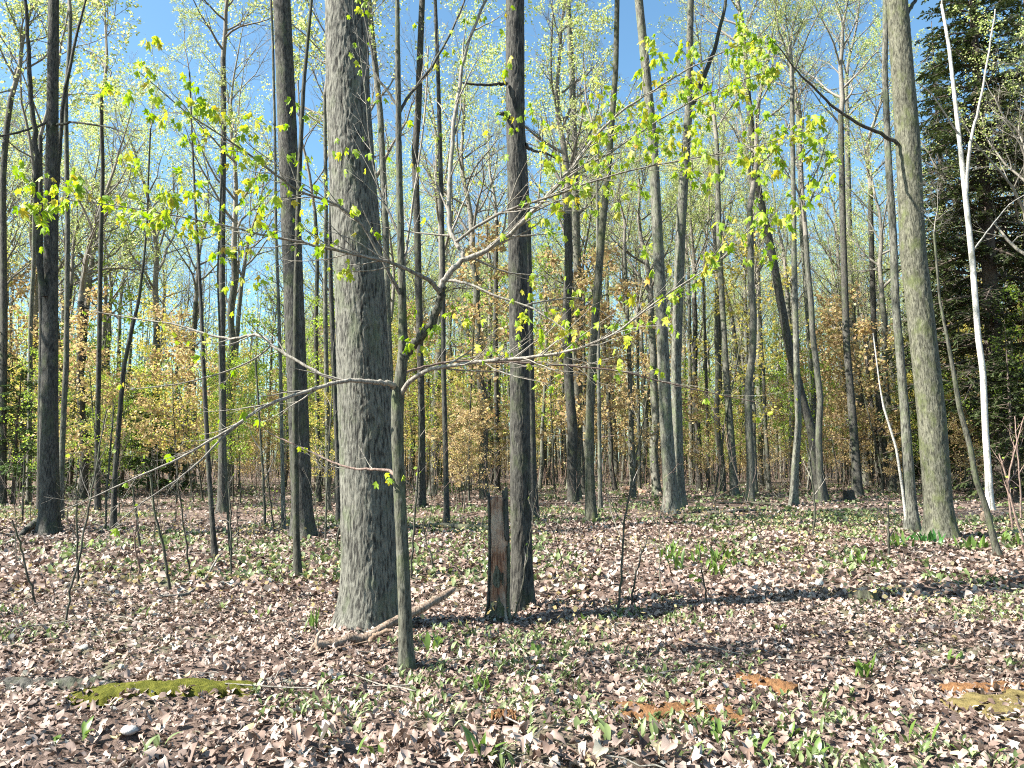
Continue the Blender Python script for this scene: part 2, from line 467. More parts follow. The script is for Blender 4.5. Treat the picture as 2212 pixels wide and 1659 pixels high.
parts = [leafquads(rng, np.stack([x, y, hgt(x, y) + rng.uniform(.05, .28, len(x))], 1), .055, .1)]
tag(obj('tan_seedlings', mesh('tan_seedlings', parts, M['dryfern'])), 'pale tan-yellow seedling leaves sprinkled over the clearing floor', 'seedlings', kind='stuff')

# ------------------------------------------------------------------ crowns shared by the trees
CR = 0.15
def crown_module(seed, length=10.5, dens=1., leafmat_='spring', nl=3, CR=.15, k1=17):
    r = np.random.default_rng(seed)
    N = 12
    P = np.zeros((1, N, 3)); d = np.array([0, 0, 1.])
    for n in range(1, N):
        d = unit(d + r.normal(0, .09, 3) + [0, 0, .06]); P[0, n] = P[0, n - 1] + d * length / (N - 1)
    R = (CR * (1 - np.linspace(0, 1, N) * .93))[None]
    out = [tubes(P, R, 8)]
    L0 = np.array([length])
    P1, R1, L1 = grow(r, P, R, L0, k1, .03, .97, (.55, 1.05), .50, .55, 8, .55, .55, .13)
    out.append(tubes(P1, R1, 5))
    P2, R2, L2 = grow(r, P1, R1, L1, 6, .18, .97, (.45, .95), .48, .45, 6, .6, .4, .13, rmin=.004)
    out.append(tubes(P2, R2, 4))
    P3, R3, L3 = grow(r, P2, R2, L2, 6, .15, 1, (.4, .95), .5, .4, 5, .6, .3, .12, rmin=.0032)
    out.append(tubes(P3, R3, 3))
    P4, R4, L4 = grow(r, P3, R3, L3, 4, .15, 1, (.4, 1.), .6, .4, 3, .7, .25, .12, rmin=.0026)
    out.append(tubes(P4, R4, 3))
    tips = np.concatenate([np.repeat(P4[:, -1], nl, 0), P4[:, 1], P3[:, -1]])
    tips = tips[r.random(len(tips)) < dens]
    tips = tips + r.normal(0, .045, tips.shape)
    return mesh('limbs', out, M['twig']), mesh('foliage', [leafquads(r, tips, .09, .35)], M[leafmat_])
CROWNS = [crown_module(100 + i, 10.5, (.7, .4, .55, .3, .6, .45)[i]) for i in range(6)]
THIN = [crown_module(140 + i, 6.5, .5, CR=.055, k1=12) for i in range(3)]

def trunk_mesh(P, R, mat, sides=20, dz=.25, amp=.0, flare=.4, seed=0, fine_to=None, ridge=(30, 5.), fh=.22):
    """P from base upward; base sinks below the soil, roots swell."""
    P = np.asarray(P, float); R = np.asarray(R, float)
    zt = P[-1, 2]
    zs = [-.12]
    while zs[-1] < zt:
        z = zs[-1]
        st = dz if (fine_to is None or z < fine_to) else .3
        if z < .7: st = min(st, .07)
        zs.append(z + st)
    zs = np.array(zs[:-1] + [zt])
    cz = P[:, 2].copy(); cz[0] = min(cz[0], 0)
    # smooth profile: interpolate then blur
    zf = np.linspace(-.12, zt, 400)
    kx = np.interp(zf, cz, P[:, 0]); ky = np.interp(zf, cz, P[:, 1]); kr = np.interp(zf, cz, R)
    w = 21; ker = np.hanning(w + 2)[1:-1]; ker /= ker.sum()
    def sm(a): return np.convolve(np.pad(a, w // 2, mode='reflect', reflect_type='odd'), ker, 'valid')
    kx, ky, kr = sm(kx), sm(ky), sm(kr)
    cx, cy, cr = (np.interp(zs, zf, k) for k in (kx, ky, kr))
    th = np.arange(sides) * 2 * np.pi / sides
    ph = np.random.default_rng(seed).uniform(0, 6.28, 4)
    fl = flare * np.exp(-np.clip(zs, 0, 9) / fh)
    lob = 1 + .35 * np.cos(3 * th + ph[0])[None] + .3 * np.cos(5 * th + ph[1])[None]
    rr = cr[:, None] * (1 + fl[:, None] * lob + .025 * np.cos(2 * th + ph[2])[None] + .02 * np.cos(3 * th + ph[3] + 0)[None])
    ct, sn = np.cos(th)[None], np.sin(th)[None]
    px = cx[:, None] + rr * ct; py = cy[:, None] + rr * sn; pz = np.repeat(zs[:, None], sides, 1)
    if amp > 0:
        q = np.stack([(rr * ct).ravel(), (rr * sn).ravel(), pz.ravel()], 1)
        wv = np.stack([vnoise(q * [9, 9, 9], seed + 9) - .5, vnoise(q * [9, 9, 9] + 31, seed + 10) - .5, np.zeros(len(q))], 1) * .06
        q1 = (q + wv) * [ridge[0], ridge[0], ridge[1]]
        n1 = 1 - np.abs(2 * vnoise(q1, seed) - 1)
        n2 = 1 - np.abs(2 * vnoise(q1 * 2.1 + 7, seed + 1) - 1)
        n3 = vnoise(q * [5, 5, 2.2], seed + 2)
        dsp = (amp * (n1 ** 1.4 * 1.0 + n2 * .45 - .8) + amp * .6 * (n3 - .5)).reshape(rr.shape)
        px += dsp * ct; py += dsp * sn
    V = np.stack([px, py, pz], -1).reshape(-1, 3)
    n, s = np.meshgrid(np.arange(len(zs) - 1), np.arange(sides), indexing='ij')
    i0 = n * sides + s; i1 = n * sides + (s + 1) % sides
    return mesh('trunk', [(V, np.stack([i0, i1, i1 + sides, i0 + sides], -1).reshape(-1, 4))], M[mat])

def pix_path(pts, Y, Ytop=None):
    """pixel polyline (x, y, width) at depth Y to world points and radii"""
    n = len(pts); P, R = [], []
    for i, (px, py, w) in enumerate(pts):
        yy = Y if Ytop is None else Y + (Ytop - Y) * i / max(1, n - 1)
        p = at(px, py, yy); P.append(p)
        R.append(w / 2 * yy / F)
    return np.array(P), np.array(R)

TREES = []
def hero(label, pts, mat='pale', H=9.5, crown=None, cs=1., name='tree', group=None, cat='tree', sides=18, dz=.25, amp=0., flare=.35, seed=1, fine=None, Y=None, ridge=(30, 5.), fol=True):
    g = G(pts[0][0], pts[0][1]) if Y is None else at(pts[0][0], pts[0][1], Y)
    Yd = g[1]
    base = np.array([g[0], g[1], float(hgt(g[0], g[1]))])
    P, R = pix_path(pts, Yd)
    P[0] = base
    r = np.random.default_rng(seed + 400)
    P = P - base
    last, prev = P[-1], P[-2]
    d = unit(last - prev); d = unit(d * [.6, .6, 1])
    while P[-1][2] < H:                                  # carry on above the frame to the crown
        d = unit(d + r.normal(0, .03, 3) * [1, 1, 0] + [0, 0, .05])
        nxt = P[-1] + d * 1.2
        P = np.vstack([P, nxt]); R = np.append(R, R[-1] * .965)
    e = empty(name, base, label, cat, group)
    obj('trunk', trunk_mesh(P, R, mat, sides, dz, amp, flare, seed, fine, ridge), e)
    c = seed % 6 if crown is None else crown
    if c >= 0:
        thin = R[-1] < .08
        s = R[-1] / (.055 if thin else CR)
        mod = THIN[c % 3] if thin else CROWNS[c]
        k = 1.; cs = min(cs, 1.)
        rz = r.uniform(0, 6.28)
        dd = Vector(d).to_track_quat('Z', 'Y').to_euler()
        for nm, me in list(zip(('limbs', 'foliage'), mod))[:2 if fol else 1]:
            o = obj(nm, me, e, P[-1] - [0, 0, .02])
            o.rotation_euler = (Matrix.Rotation(rz, 3, 'Z')).to_euler()
            o.scale = (s * cs * k, s * cs * k, s * cs * k ** .5)
    TREES.append((base[0], base[1]))
    return e, base, Yd

def limb(e, base, pts, Y0, Y1, mat='twig', name='branch', sides=6, sub=0, seed=0, rng_sub=(.3, 1.), leaves=None):
    """a branch drawn through points in the picture, its depth running from Y0 to Y1"""
    P, R = pix_path(pts, Y0, Y1)
    # refine
    t = np.linspace(0, len(P) - 1, len(P) * 4)
    i = np.arange(len(P))
    P = np.stack([np.interp(t, i, P[:, k]) for k in range(3)], 1); R = np.interp(t, i, R)
    for _ in range(2): P[1:-1] = (P[:-2] + 2 * P[1:-1] + P[2:]) / 4
    r = np.random.default_rng(seed + 77)
    P[1:-1] += r.normal(0, 1, (len(P) - 2, 3)) * R[1:-1, None] * .22
    P = P - base
    o = obj(name, mesh(name, [tubes(P[None], R[None], sides)], M[mat]), e)
    return o, P, R

# ------------------------------------------------------------------ the great trunk and its neighbours
big, bb, bY = hero('massive furrowed grey maple trunk behind the forked sapling', [(803, 1352, 128), (803, 1240, 121), (797, 1050, 117), (788, 850, 113), (777, 600, 106), (763, 400, 100), (752, 200, 95), (748, 0, 92)],
                   'maple', 10.5, 0, name='maple_tree', cat='tree', sides=230, dz=.013, amp=.009, flare=.3, seed=3, fine=6.9, ridge=(40, 8.5))
t3, b3, Y3 = hero('straight dark-barked tree standing just behind the broken snag', [(1127, 1312, 50), (1127, 1240, 44), (1124, 1050, 43), (1122, 800, 41), (1117, 500, 40), (1113, 250, 40), (1112, 0, 41)],
                  'dark', 9.8, 1, name='tree', sides=110, dz=.02, amp=.006, flare=.26, seed=4, fine=7.6, ridge=(38, 7))
limb(t3, b3, [(1095, 182, 9), (1075, 180, 7), (1045, 184, 6), (1000, 180, 4), (985, 170, 2)], Y3 - .1, Y3 - .4, 'dark')
limb(t3, b3, [(1133, 312, 10), (1150, 325, 7), (1175, 328, 5), (1205, 345, 3.5), (1240, 352, 2)], Y3, Y3 + .8, 'dark')
limb(t3, b3, [(1098, 250, 13), (1086, 243, 10), (1078, 246, 5)], Y3 - .05, Y3 - .15, 'dark', 'branch_stub')
rt, rb, rY = hero('thick mossy tree ringed by bright green leafy plants at its foot', [(2034, 1166, 66), (2026, 1090, 56), (2012, 900, 56), (1990, 700, 54), (1972, 550, 53), (1960, 300, 50), (1945, 100, 46), (1937, 0, 44)],
                  'mossy', 13, 2, sides=80, dz=.03, amp=.012, flare=.3, seed=5, fine=12.4, ridge=(26, 5))
limb(rt, rb, [(1940, 312, 9), (1900, 285, 8), (1850, 265, 7), (1800, 232, 6), (1760, 190, 5), (1720, 155, 4), (1690, 110, 3), (1650, 70, 2)], rY - .1, rY - 1.5, 'dark')
limb(rt, rb, [(1950, 45, 12), (1968, 15, 9), (1990, -20, 7), (2010, -60, 5)], rY, rY + 1, 'dark')
e, b_, y_ = hero('tall dark double-lit tree at the left with a twin stem close beside it', [(105, 1158, 46), (108, 1080, 39), (106, 900, 36), (108, 750, 33), (110, 550, 29), (112, 400, 27), (114, 200, 24), (116, 0, 22)],
                 'dark', 13, 3, sides=48, dz=.06, amp=.008, flare=.25, seed=6, fine=12.5, ridge=(34, 6))
limb(e, b_, [(96, 640, 14), (84, 560, 13), (80, 470, 13), (76, 420, 12), (82, 360, 12), (74, 290, 11), (64, 180, 10), (60, 60, 8), (50, -60, 6)], y_ - .2, y_ - .8, 'dark', 'stem', 8)
limb(e, b_, [(118, 470, 11), (128, 340, 9), (138, 200, 8), (165, 80, 6), (190, -20, 4)], y_ + .1, y_ + .8, 'dark', 'stem', 8)
limb(e, b_, [(112, 262, 6), (60, 280, 5), (0, 295, 4), (-60, 310, 2)], y_, y_ - 1, 'dark')
limb(e, b_, [(118, 272, 7), (160, 262, 5), (240, 275, 3.5), (300, 300, 2)], y_, y_ - 1.5, 'dark')
e, b_, y_ = hero('dark tree leaning beside a slim grey pole stem', [(655, 1162, 50), (652, 1080, 42), (643, 850, 42), (637, 700, 42), (628, 450, 42), (618, 200, 40), (609, 0, 37)],
                 'dark', 13, 4, sides=48, dz=.06, amp=.009, flare=.35, seed=7, fine=12.5, ridge=(34, 6))
pole, pb, pY = hero('slim smooth pole-like stem in front of the dark leaning tree', [(644, 1252, 17), (640, 1150, 14.5), (637, 900, 13), (640, 600, 12), (646, 380, 11), (656, 180, 9), (673, 0, 7)],
                    'young', 8.2, 5, cs=.8, name='young_tree', sides=14, dz=.1, flare=.3, seed=8)
hero('left trunk of the close pair of straight trees in the clearing', [(1452, 1108, 40), (1448, 1050, 31), (1438, 900, 28), (1430, 700, 25), (1420, 500, 24), (1410, 300, 22), (1390, 100, 20), (1380, 0, 19)], 'pale', 16.5, 0, sides=32, dz=.1, amp=.006, seed=9, fine=16, cs=.9)
e, b_, y_ = hero('paler right trunk of the close pair of straight trees', [(1469, 1096, 26), (1465, 1000, 22), (1460, 800, 22), (1463, 700, 22), (1470, 500, 22), (1476, 400, 21), (1487, 250, 17), (1492, 0, 14)], 'pale', 18, 1, sides=32, dz=.1, amp=.006, seed=10, fine=17, cs=.9)
limb(e, b_, [(1484, 260, 12), (1510, 190, 11), (1532, 140, 10), (1560, 50, 8), (1575, -40, 6)], y_, y_ + .6, 'dark', 'branch', 7)
hero('grey tree with leaf tufts on its trunk beside a dark understory bush', [(1242, 1080, 26), (1246, 900, 21), (1250, 700, 19), (1242, 400, 17), (1235, 150, 15), (1226, 0, 13)], 'pale', 17, 2, sides=28, dz=.12, amp=.005, seed=11, fine=17)
hero('curving grey tree bending right above its middle', [(1277, 1127, 24), (1273, 1000, 19), (1275, 850, 18), (1283, 720, 17), (1300, 500, 16), (1315, 350, 14), (1330, 150, 12), (1333, 0, 11)], 'mossy', 14, 3, sides=28, dz=.12, amp=.005, seed=12, fine=14)
hero('thin straight tree just right of the curving grey one', [(1297, 1104, 10), (1295, 950, 8), (1292, 700, 7), (1290, 400, 6)], 'pale', 12, 4, seed=13, cs=1.1)
hero('dark trunk half hidden behind the tree next to the snag', [(1152, 1126, 26), (1150, 1000, 17), (1146, 800, 16), (1140, 500, 15)], 'dark', 13, 5, seed=14)
hero('straight thin tree behind the forked sapling limb', [(965, 1138, 14), (963, 1000, 11), (958, 800, 11), (956, 550, 11), (950, 300, 10), (946, 150, 9), (940, 0, 8)], 'dark', 13, 2, sides=20, seed=15, cs=.9)
hero('tall tree rising behind the forked sapling trunk', [(912, 1092, 17), (911, 900, 14), (905, 650, 15), (900, 450, 15), (896, 330, 15), (903, 250, 15), (908, 100, 14), (912, 0, 13)], 'dark', 16, 0, sides=24, seed=16)
hero('leaning tree whose base hides behind the massive maple', [(858, 1100, 18), (846, 900, 15), (838, 700, 15), (833, 500, 15), (822, 250, 14), (801, 50, 13), (797, 0, 12)], 'pale', 15, 5, sides=24, seed=17)
hero('slender crooked dark tree between the twin-stem tree and thin poles', [(245, 1143, 14), (247, 1060, 11), (252, 980, 11), (260, 880, 10), (268, 790, 9), (285, 710, 8), (300, 650, 7), (312, 550, 5), (318, 480, 4)], 'dark', 9, 3, seed=18, cs=.7, sides=12)
hero('thin dark bowed stem in the open leaf litter', [(465, 1208, 13), (459, 1130, 11), (450, 1000, 10), (445, 900, 10), (440, 800, 9), (434, 650, 8), (424, 480, 6), (415, 300, 4)], 'dark', 8, 1, seed=19, cs=.7, name='young_tree', sides=12)
hero('straight tree with a wide branching head above the leaf litter', [(480, 1106, 20), (481, 900, 15), (479, 700, 14), (480, 500, 13), (483, 300, 12), (482, 125, 11)], 'dark', 13.5, 4, seed=20, sides=20)
hero('very thin pole close beside the wide-headed tree', [(499, 1206, 7), (492, 1100, 6.5), (485, 950, 6), (478, 800, 5), (470, 600, 4)], 'young', 6, 2, seed=21, cs=.7, name='young_tree', sides=8)
hero('thin pale trunk behind the twin-stem tree', [(131, 1126, 13), (133, 1000, 12), (138, 880, 11), (143, 790, 11), (146, 500, 10), (142, 200, 9)], 'pale', 14, 0, seed=22)
hero('dark trunk at the wood edge left of the twin-stem tree', [(4, 1092, 18), (6, 900, 15), (9, 700, 14), (6, 400, 13)], 'dark', 15, 1, seed=23)
hero('white-stemmed paper birch in front of the dark hemlock', [(2138, 1102, 17), (2135, 1020, 14), (2129, 940, 13), (2123, 800, 12.5), (2113, 730, 12), (2100, 560, 12), (2086, 430, 11), (2070, 280, 9), (2050, 100, 7.5), (2034, 10, 6)], 'birch', 14.5, 3, name='birch_tree', sides=20, dz=.12, seed=24, cs=.7)
bir = TREES[-1]
e = bpy.data.objects['birch_tree']; b_ = np.array(e.location)
limb(e, b_, [(2086, 430, 8), (2094, 325, 7), (2104, 270, 6), (2116, 230, 5), (2135, 120, 4), (2150, 20, 3)], b_[1], b_[1] - .8, 'birch', 'branch')
limb(e, b_, [(2069, 290, 5), (2045, 250, 4), (2015, 205, 3.5), (1985, 180, 2.5)], b_[1], b_[1] - 1, 'birch', 'branch')
limb(e, b_, [(2100, 545, 4), (2140, 490, 3), (2180, 440, 2), (2215, 420, 1.5)], b_[1], b_[1] - 1, 'birch', 'branch')
hero('pale-topped tree close left of the thick mossy tree', [(1971, 1153, 33), (1966, 1080, 24), (1955, 900, 18), (1945, 780, 17), (1934, 650, 16), (1929, 500, 15), (1919, 350, 14), (1911, 150, 12)], 'pale', 12.5, 0, sides=26, dz=.1, amp=.006, flare=.22, seed=25, fine=12)
hero('thin whitish stem leaning against the pale-topped tree', [(1961, 1153, 7), (1950, 1060, 6), (1936, 967, 5.5), (1909, 880, 5), (1900, 830, 3)], 'birch', 3.5, -1, name='young_tree', seed=26, sides=8, dz=.12)
hero('crooked leaning stem between the thick mossy tree and the birch', [(2158, 1206, 15), (2145, 1160, 12.5), (2129, 1092, 12), (2108, 1037, 11), (2096, 967, 11), (2072, 880, 10), (2062, 817, 9), (2048, 740, 7), (2030, 650, 5)], 'young', 5.5, 4, cs=.5, fol=False, name='young_tree', seed=27, sides=12, dz=.1)
hero('dark tree leaning left above a knotty lower stem', [(1775, 1082, 30), (1764, 1000, 22), (1753, 930, 20), (1735, 870, 19), (1704, 750, 19), (1668, 550, 17), (1636, 400, 15), (1615, 200, 13)], 'dark', 18, 5, sides=24, seed=28)
hero('short pale trunk in front of the knotty leaning tree', [(1714, 1094, 19), (1718, 1000, 16), (1725, 917, 14), (1721, 800, 13), (1715, 550, 12), (1712, 300, 10)], 'pale', 16, 2, sides=20, seed=29)
hero('grey tree rising right of the knotty leaning tree', [(1752, 1060, 16), (1757, 900, 14), (1754, 790, 14), (1745, 650, 14), (1734, 500, 13), (1725, 250, 11)], 'pale', 17, 1, sides=20, seed=30)
hero('dark straight tree beside a small cut stump', [(1853, 1073, 24), (1848, 980, 18), (1840, 880, 17), (1829, 750, 15), (1821, 500, 14), (1816, 250, 12)], 'dark', 17, 3, sides=22, seed=31)
hero('bright pale tree just right of the tree by the cut stump', [(1871, 1049, 26), (1864, 960, 20), (1856, 850, 18), (1844, 750, 15), (1836, 575, 13), (1830, 300, 11)], 'pale', 19, 4, sides=22, seed=32)
hero('slim leaning tree in the gap left of the pale-topped tree', [(1921, 1056, 18), (1912, 980, 14), (1900, 900, 13), (1888, 720, 12), (1880, 450, 11)], 'dark', 17, 0, sides=18, seed=33)
hero('grey tree with greenish foot at the back of the clearing', [(1587, 1073, 19), (1583, 1000, 16), (1574, 880, 15), (1566, 760, 13), (1555, 560, 12), (1548, 300, 10)], 'pale', 17, 5, sides=18, seed=34)
hero('bright grey tree standing alone at the back of the clearing', [(1653, 1046, 16), (1650, 900, 14), (1641, 780, 13), (1630, 650, 12), (1622, 400, 10)], 'pale', 18, 1, sides=18, seed=35)
for lab, pts, mat, s in (
    ('thin pole tree at far back left of the grey clearing tree', [(1560, 1042, 11), (1556, 850, 9), (1550, 600, 8)], 'dark', 36),
    ('thin pole tree between the two grey clearing trees', [(1622, 1058, 10), (1617, 900, 8), (1608, 600, 7)], 'pale', 37),
    ('slight trunk close right of the straight pair', [(1481, 1036, 10), (1479, 850, 9), (1476, 600, 8)], 'pale', 38),
    ('second slight trunk right of the straight pair', [(1494, 1050, 10), (1491, 850, 8), (1488, 600, 7)], 'pale', 39),
    ('third slight trunk right of the straight pair', [(1506, 1051, 7), (1504, 850, 6), (1500, 600, 5)], 'dark', 40),
    ('kinked grey tree behind the short bent log', [(1331, 1046, 12), (1330, 960, 9), (1322, 850, 9), (1314, 700, 8), (1308, 500, 7)], 'pale', 41),
    ('upright grey tree right of the kinked one', [(1368, 1076, 13), (1365, 960, 10), (1360, 800, 9), (1352, 600, 8)], 'pale', 42),
    ('grey trunk seen just above the top of the broken snag', [(1074, 1062, 13), (1073, 900, 11), (1070, 700, 10)], 'dark', 43),
    ('thin grey trunk left of the slim pole stem', [(613, 1150, 10), (610, 1000, 8.5), (606, 800, 8), (600, 600, 7)], 'pale', 44),
    ('trunk squeezed against the left side of the massive maple', [(733, 1128, 14), (729, 980, 11), (722, 800, 11), (714, 600, 10)], 'dark', 45),
    ('trunk between the dark leaning tree and the massive maple', [(689, 1086, 11), (686, 900, 10), (682, 700, 9)], 'dark', 46),
    ('second trunk between the dark leaning tree and the massive maple', [(710, 1100, 12), (707, 900, 11), (703, 700, 10)], 'pale', 47),
    ('grey trunk behind the whippy saplings at the left', [(211, 1106, 13), (210, 950, 11), (214, 750, 10), (218, 500, 9)], 'dark', 48),
    ('pale trunk at the left behind young hemlocks', [(62, 1088, 11), (64, 900, 10), (66, 700, 9)], 'pale', 49),
    ('dark trunk beside the pale trunk behind young hemlocks', [(86, 1110, 13), (88, 900, 12), (90, 700, 10)], 'dark', 50),
    ('slight tree rising through the leaves behind the leaning stem', [(1830, 1046, 14), (1824, 900, 12), (1815, 700, 10)], 'pale', 51),
    ('thin dark pole in copper leaves left of the bright grey tree', [(1530, 1055, 8), (1528, 900, 7), (1522, 700, 6)], 'dark', 52),
):
    hero(lab, pts, mat, 11 + (s * 37 % 50) / 10, None, seed=s, sides=12, dz=.3, cs=1.05)

# ------------------------------------------------------------------ the forked sapling in front
SG = G(878, 1442)
sY = SG[1]
sap = empty('maple_sapling', (SG[0], SG[1], float(hgt(SG[0], SG[1]))), 'forked maple sapling with long spreading limbs and bright new leaves before the massive maple', 'sapling')
sb = np.array(sap.location)
P, R = pix_path([(878, 1446, 34), (877, 1400, 29), (874, 1300, 27), (869, 1180, 26), (862, 1050, 25), (858, 940, 25), (858, 860, 27), (866, 810, 24), (871, 760, 21), (869, 650, 17), (864, 450, 14.5), (861, 300, 13), (859, 120, 11), (858, 0, 10), (858, -140, 8), (850, -350, 5)], sY)
P[0] = sb
obj('trunk', trunk_mesh(P - sb, R, 'young', 40, .03, .004, .25, 60, None, (50, 12), .1), sap)
LIMBS = []
def slimb(pts, Y1, mat='young', leafy=1., Y0=None, name='limb'):
    o, P_, R_ = limb(sap, sb, pts, sY if Y0 is None else Y0, Y1, mat, name, 8, seed=len(LIMBS))
    LIMBS.append((P_, R_, leafy))
slimb([(872, 775, 21), (890, 745, 21), (918, 718, 20), (944, 678, 19), (953, 640, 18), (951, 618, 16)], sY - .15)
slimb([(951, 630, 12), (930, 608, 10), (906, 595, 9), (856, 570, 8), (791, 555, 7), (701, 535, 6), (641, 521, 5.5), (576, 510, 5), (500, 490, 4), (400, 470, 3.2), (280, 448, 2.6), (130, 430, 2)], sY - 1.1, 'twig', 1.4, sY - .15)
slimb([(951, 625, 15), (962, 600, 14), (991, 567, 13), (1051, 542, 11), (1101, 508, 10), (1166, 440, 9), (1216, 388, 8), (1276, 305, 6.5), (1340, 240, 5.5), (1420, 190, 4.5), (1500, 140, 3.5), (1600, 95, 2.5)], sY - .3, 'twig', 1.3, sY - .15)
slimb([(1000, 562, 8), (1000, 545, 10), (984, 522, 11), (971, 500, 11), (970, 425, 10.5), (976, 300, 9.5), (991, 190, 8.5), (1006, 105, 8), (1030, 45, 7), (1052, -5, 6), (1100, -120, 4)], sY + .3, 'twig', .25, sY - .2)
slimb([(985, 522, 7), (1020, 495, 7), (1076, 463, 7), (1120, 445, 6), (1190, 425, 5.5), (1270, 395, 4.5), (1370, 365, 4), (1480, 345, 3.2), (1600, 325, 2.4), (1720, 290, 1.8)], sY - .9, 'twig', 1.4, sY - .15)
slimb([(1166, 440, 6), (1240, 370, 5), (1320, 330, 4.5), (1420, 260, 3.8), (1530, 200, 3), (1640, 160, 2)], sY + .6, 'twig', 1.3, sY - .22)
slimb([(868, 640, 9), (840, 590, 8), (786, 485, 7), (726, 440, 6.5), (651, 415, 6), (600, 382, 5.5), (550, 342, 5), (490, 300, 4), (410, 250, 3.2), (300, 155, 2)], sY - .9, 'twig', 1.1)
slimb([(858, 836, 14), (842, 828, 12.5), (820, 825, 11), (780, 822, 10), (738, 822, 9), (690, 836, 8), (640, 853, 7.5), (590, 868, 7), (552, 888, 6.5), (500, 925, 6), (440, 960, 5.2), (380, 995, 4.5), (300, 1028, 3.4), (200, 1075, 2.4), (130, 1105, 1.6)], sY - .9, 'twig', .08)
slimb([(552, 888, 5), (530, 905, 5), (470, 955, 4.5), (430, 1000, 4), (370, 1045, 3.2), (300, 1090, 2.4), (240, 1140, 1.6)], sY - 1., 'twig', .05, sY - .42)
slimb([(738, 822, 7), (700, 812, 7), (660, 790, 6.5), (620, 768, 6.5), (586, 745, 6.5), (572, 728, 6), (545, 722, 6), (500, 735, 5.5), (440, 720, 5), (380, 700, 4), (300, 690, 3), (200, 672, 2)], sY + .3, 'twig', .15, sY - .15)
slimb([(586, 745, 4), (560, 770, 4), (500, 800, 3.5), (400, 828, 3), (280, 842, 2)], sY + .2, 'twig', .1, sY + .1)
slimb([(866, 852, 12), (880, 830, 11), (908, 806, 10), (940, 796, 9), (1000, 785, 8), (1060, 779, 7.5), (1110, 775, 7), (1180, 768, 6.5), (1240, 758, 6), (1330, 722, 5), (1400, 665, 4.2), (1480, 610, 3.2), (1560, 560, 2.4), (1640, 470, 1.8)], sY - 1.2, 'twig', .7)
slimb([(845, 838, 6), (858, 815, 6), (885, 800, 5.5), (925, 790, 5), (975, 780, 4.8), (1060, 781, 4.5), (1150, 785, 4.2), (1250, 792, 3.8), (1340, 800, 3.4), (1430, 825, 3), (1540, 850, 2.2), (1640, 870, 1.6)], sY + 1.3, 'redtwig', .12)
slimb([(962, 606, 7), (985, 607, 6.5), (1020, 615, 6), (1070, 640, 5), (1140, 660, 4), (1190, 690, 3.4), (1230, 720, 2.6)], sY - .5, 'twig', .5, sY - .15)
slimb([(867, 520, 7), (850, 480, 6), (820, 420, 5), (800, 330, 4), (790, 200, 3), (770, 60, 2)], sY + .9, 'dark', .1)
slimb([(862, 250, 8), (880, 210, 7), (905, 180, 6.5), (935, 140, 6), (970, 80, 5), (1005, 0, 4), (1030, -80, 2.5)], sY + .3, 'dark', .2)
slimb([(861, 235, 7), (840, 200, 6), (812, 165, 5.5), (805, 120, 5), (790, 50, 4), (770, -40, 3)], sY + .4, 'dark', .2)
slimb([(871, 690, 6), (872, 600, 5.5), (880, 520, 5.5), (893, 430, 5), (905, 350, 4.5), (920, 230, 4), (925, 100, 3)], sY + .3, 'twig', .15)
slimb([(855, 935, 8), (846, 1005, 0.1), (835, 1016, 6), (800, 1015, 5.5), (760, 1013, 5), (720, 1000, 4.5), (690, 985, 4), (640, 962, 3.5), (600, 945, 3), (572, 930, 2)], sY + .5, 'redtwig', .1) if False else slimb([(858, 1035, 9), (850, 1022, 8), (838, 1015, 6.5), (800, 1014, 5.5), (760, 1013, 5), (720, 1000, 4.5), (690, 985, 4), (640, 962, 3.5), (600, 945, 3), (572, 930, 2)], sY + .5, 'redtwig', .1)
slimb([(1130, 660, 4), (1180, 650, 3.5), (1250, 640, 3), (1340, 700, 2)], sY + .3, 'twig', .5, sY - .3)
# side twigs and leaves
r = np.random.default_rng(5)
tw, lp, ld = [], [], []
for P_, R_, leafy in LIMBS:
    L = np.array([np.linalg.norm(np.diff(P_, axis=0), axis=1).sum()])
    if R_[0] > .03 and L[0] < .9: continue
    k = max(4, int(L[0] * (10 if leafy > .6 else 4.5)))
    P1, R1, L1 = grow(r, P_[None], np.maximum(R_[None], .0035), L, k, .22, 1., (.35, .9), .26, .55, 7, .5, .25, .09, flat=.55, rmin=.002)
    L1 = np.minimum(L1, 1.1)
    tw.append(tubes(P1, R1, 4))
    P2, R2, L2 = grow(r, P1, R1, L1, 3, .3, 1., (.4, .9), .42, .3, 5, .6, .15, .09, flat=.5, rmin=.0015)
    tw.append(tubes(P2, R2, 3))
    pt = np.concatenate([P1[:, -1], P2[:, -1], P2[:, 3], P_[-2:]])
    w = np.concatenate([np.repeat(np.linspace(0, 1, len(P1)), 1), np.repeat(np.linspace(0, 1, len(P1)), 3), np.repeat(np.linspace(0, 1, len(P1)), 3), [1, 1]])
    pr = leafy * (.25 + .9 * w)
    for rep in range(3):
        s_ = r.random(len(pt)) < pr * (.68, .55, .4)[rep]
        lp.append(pt[s_] + r.normal(0, .022, (s_.sum(), 3)))
obj('twigs', mesh('twigs', tw, M['twig']), sap)
LP = np.concatenate(lp)
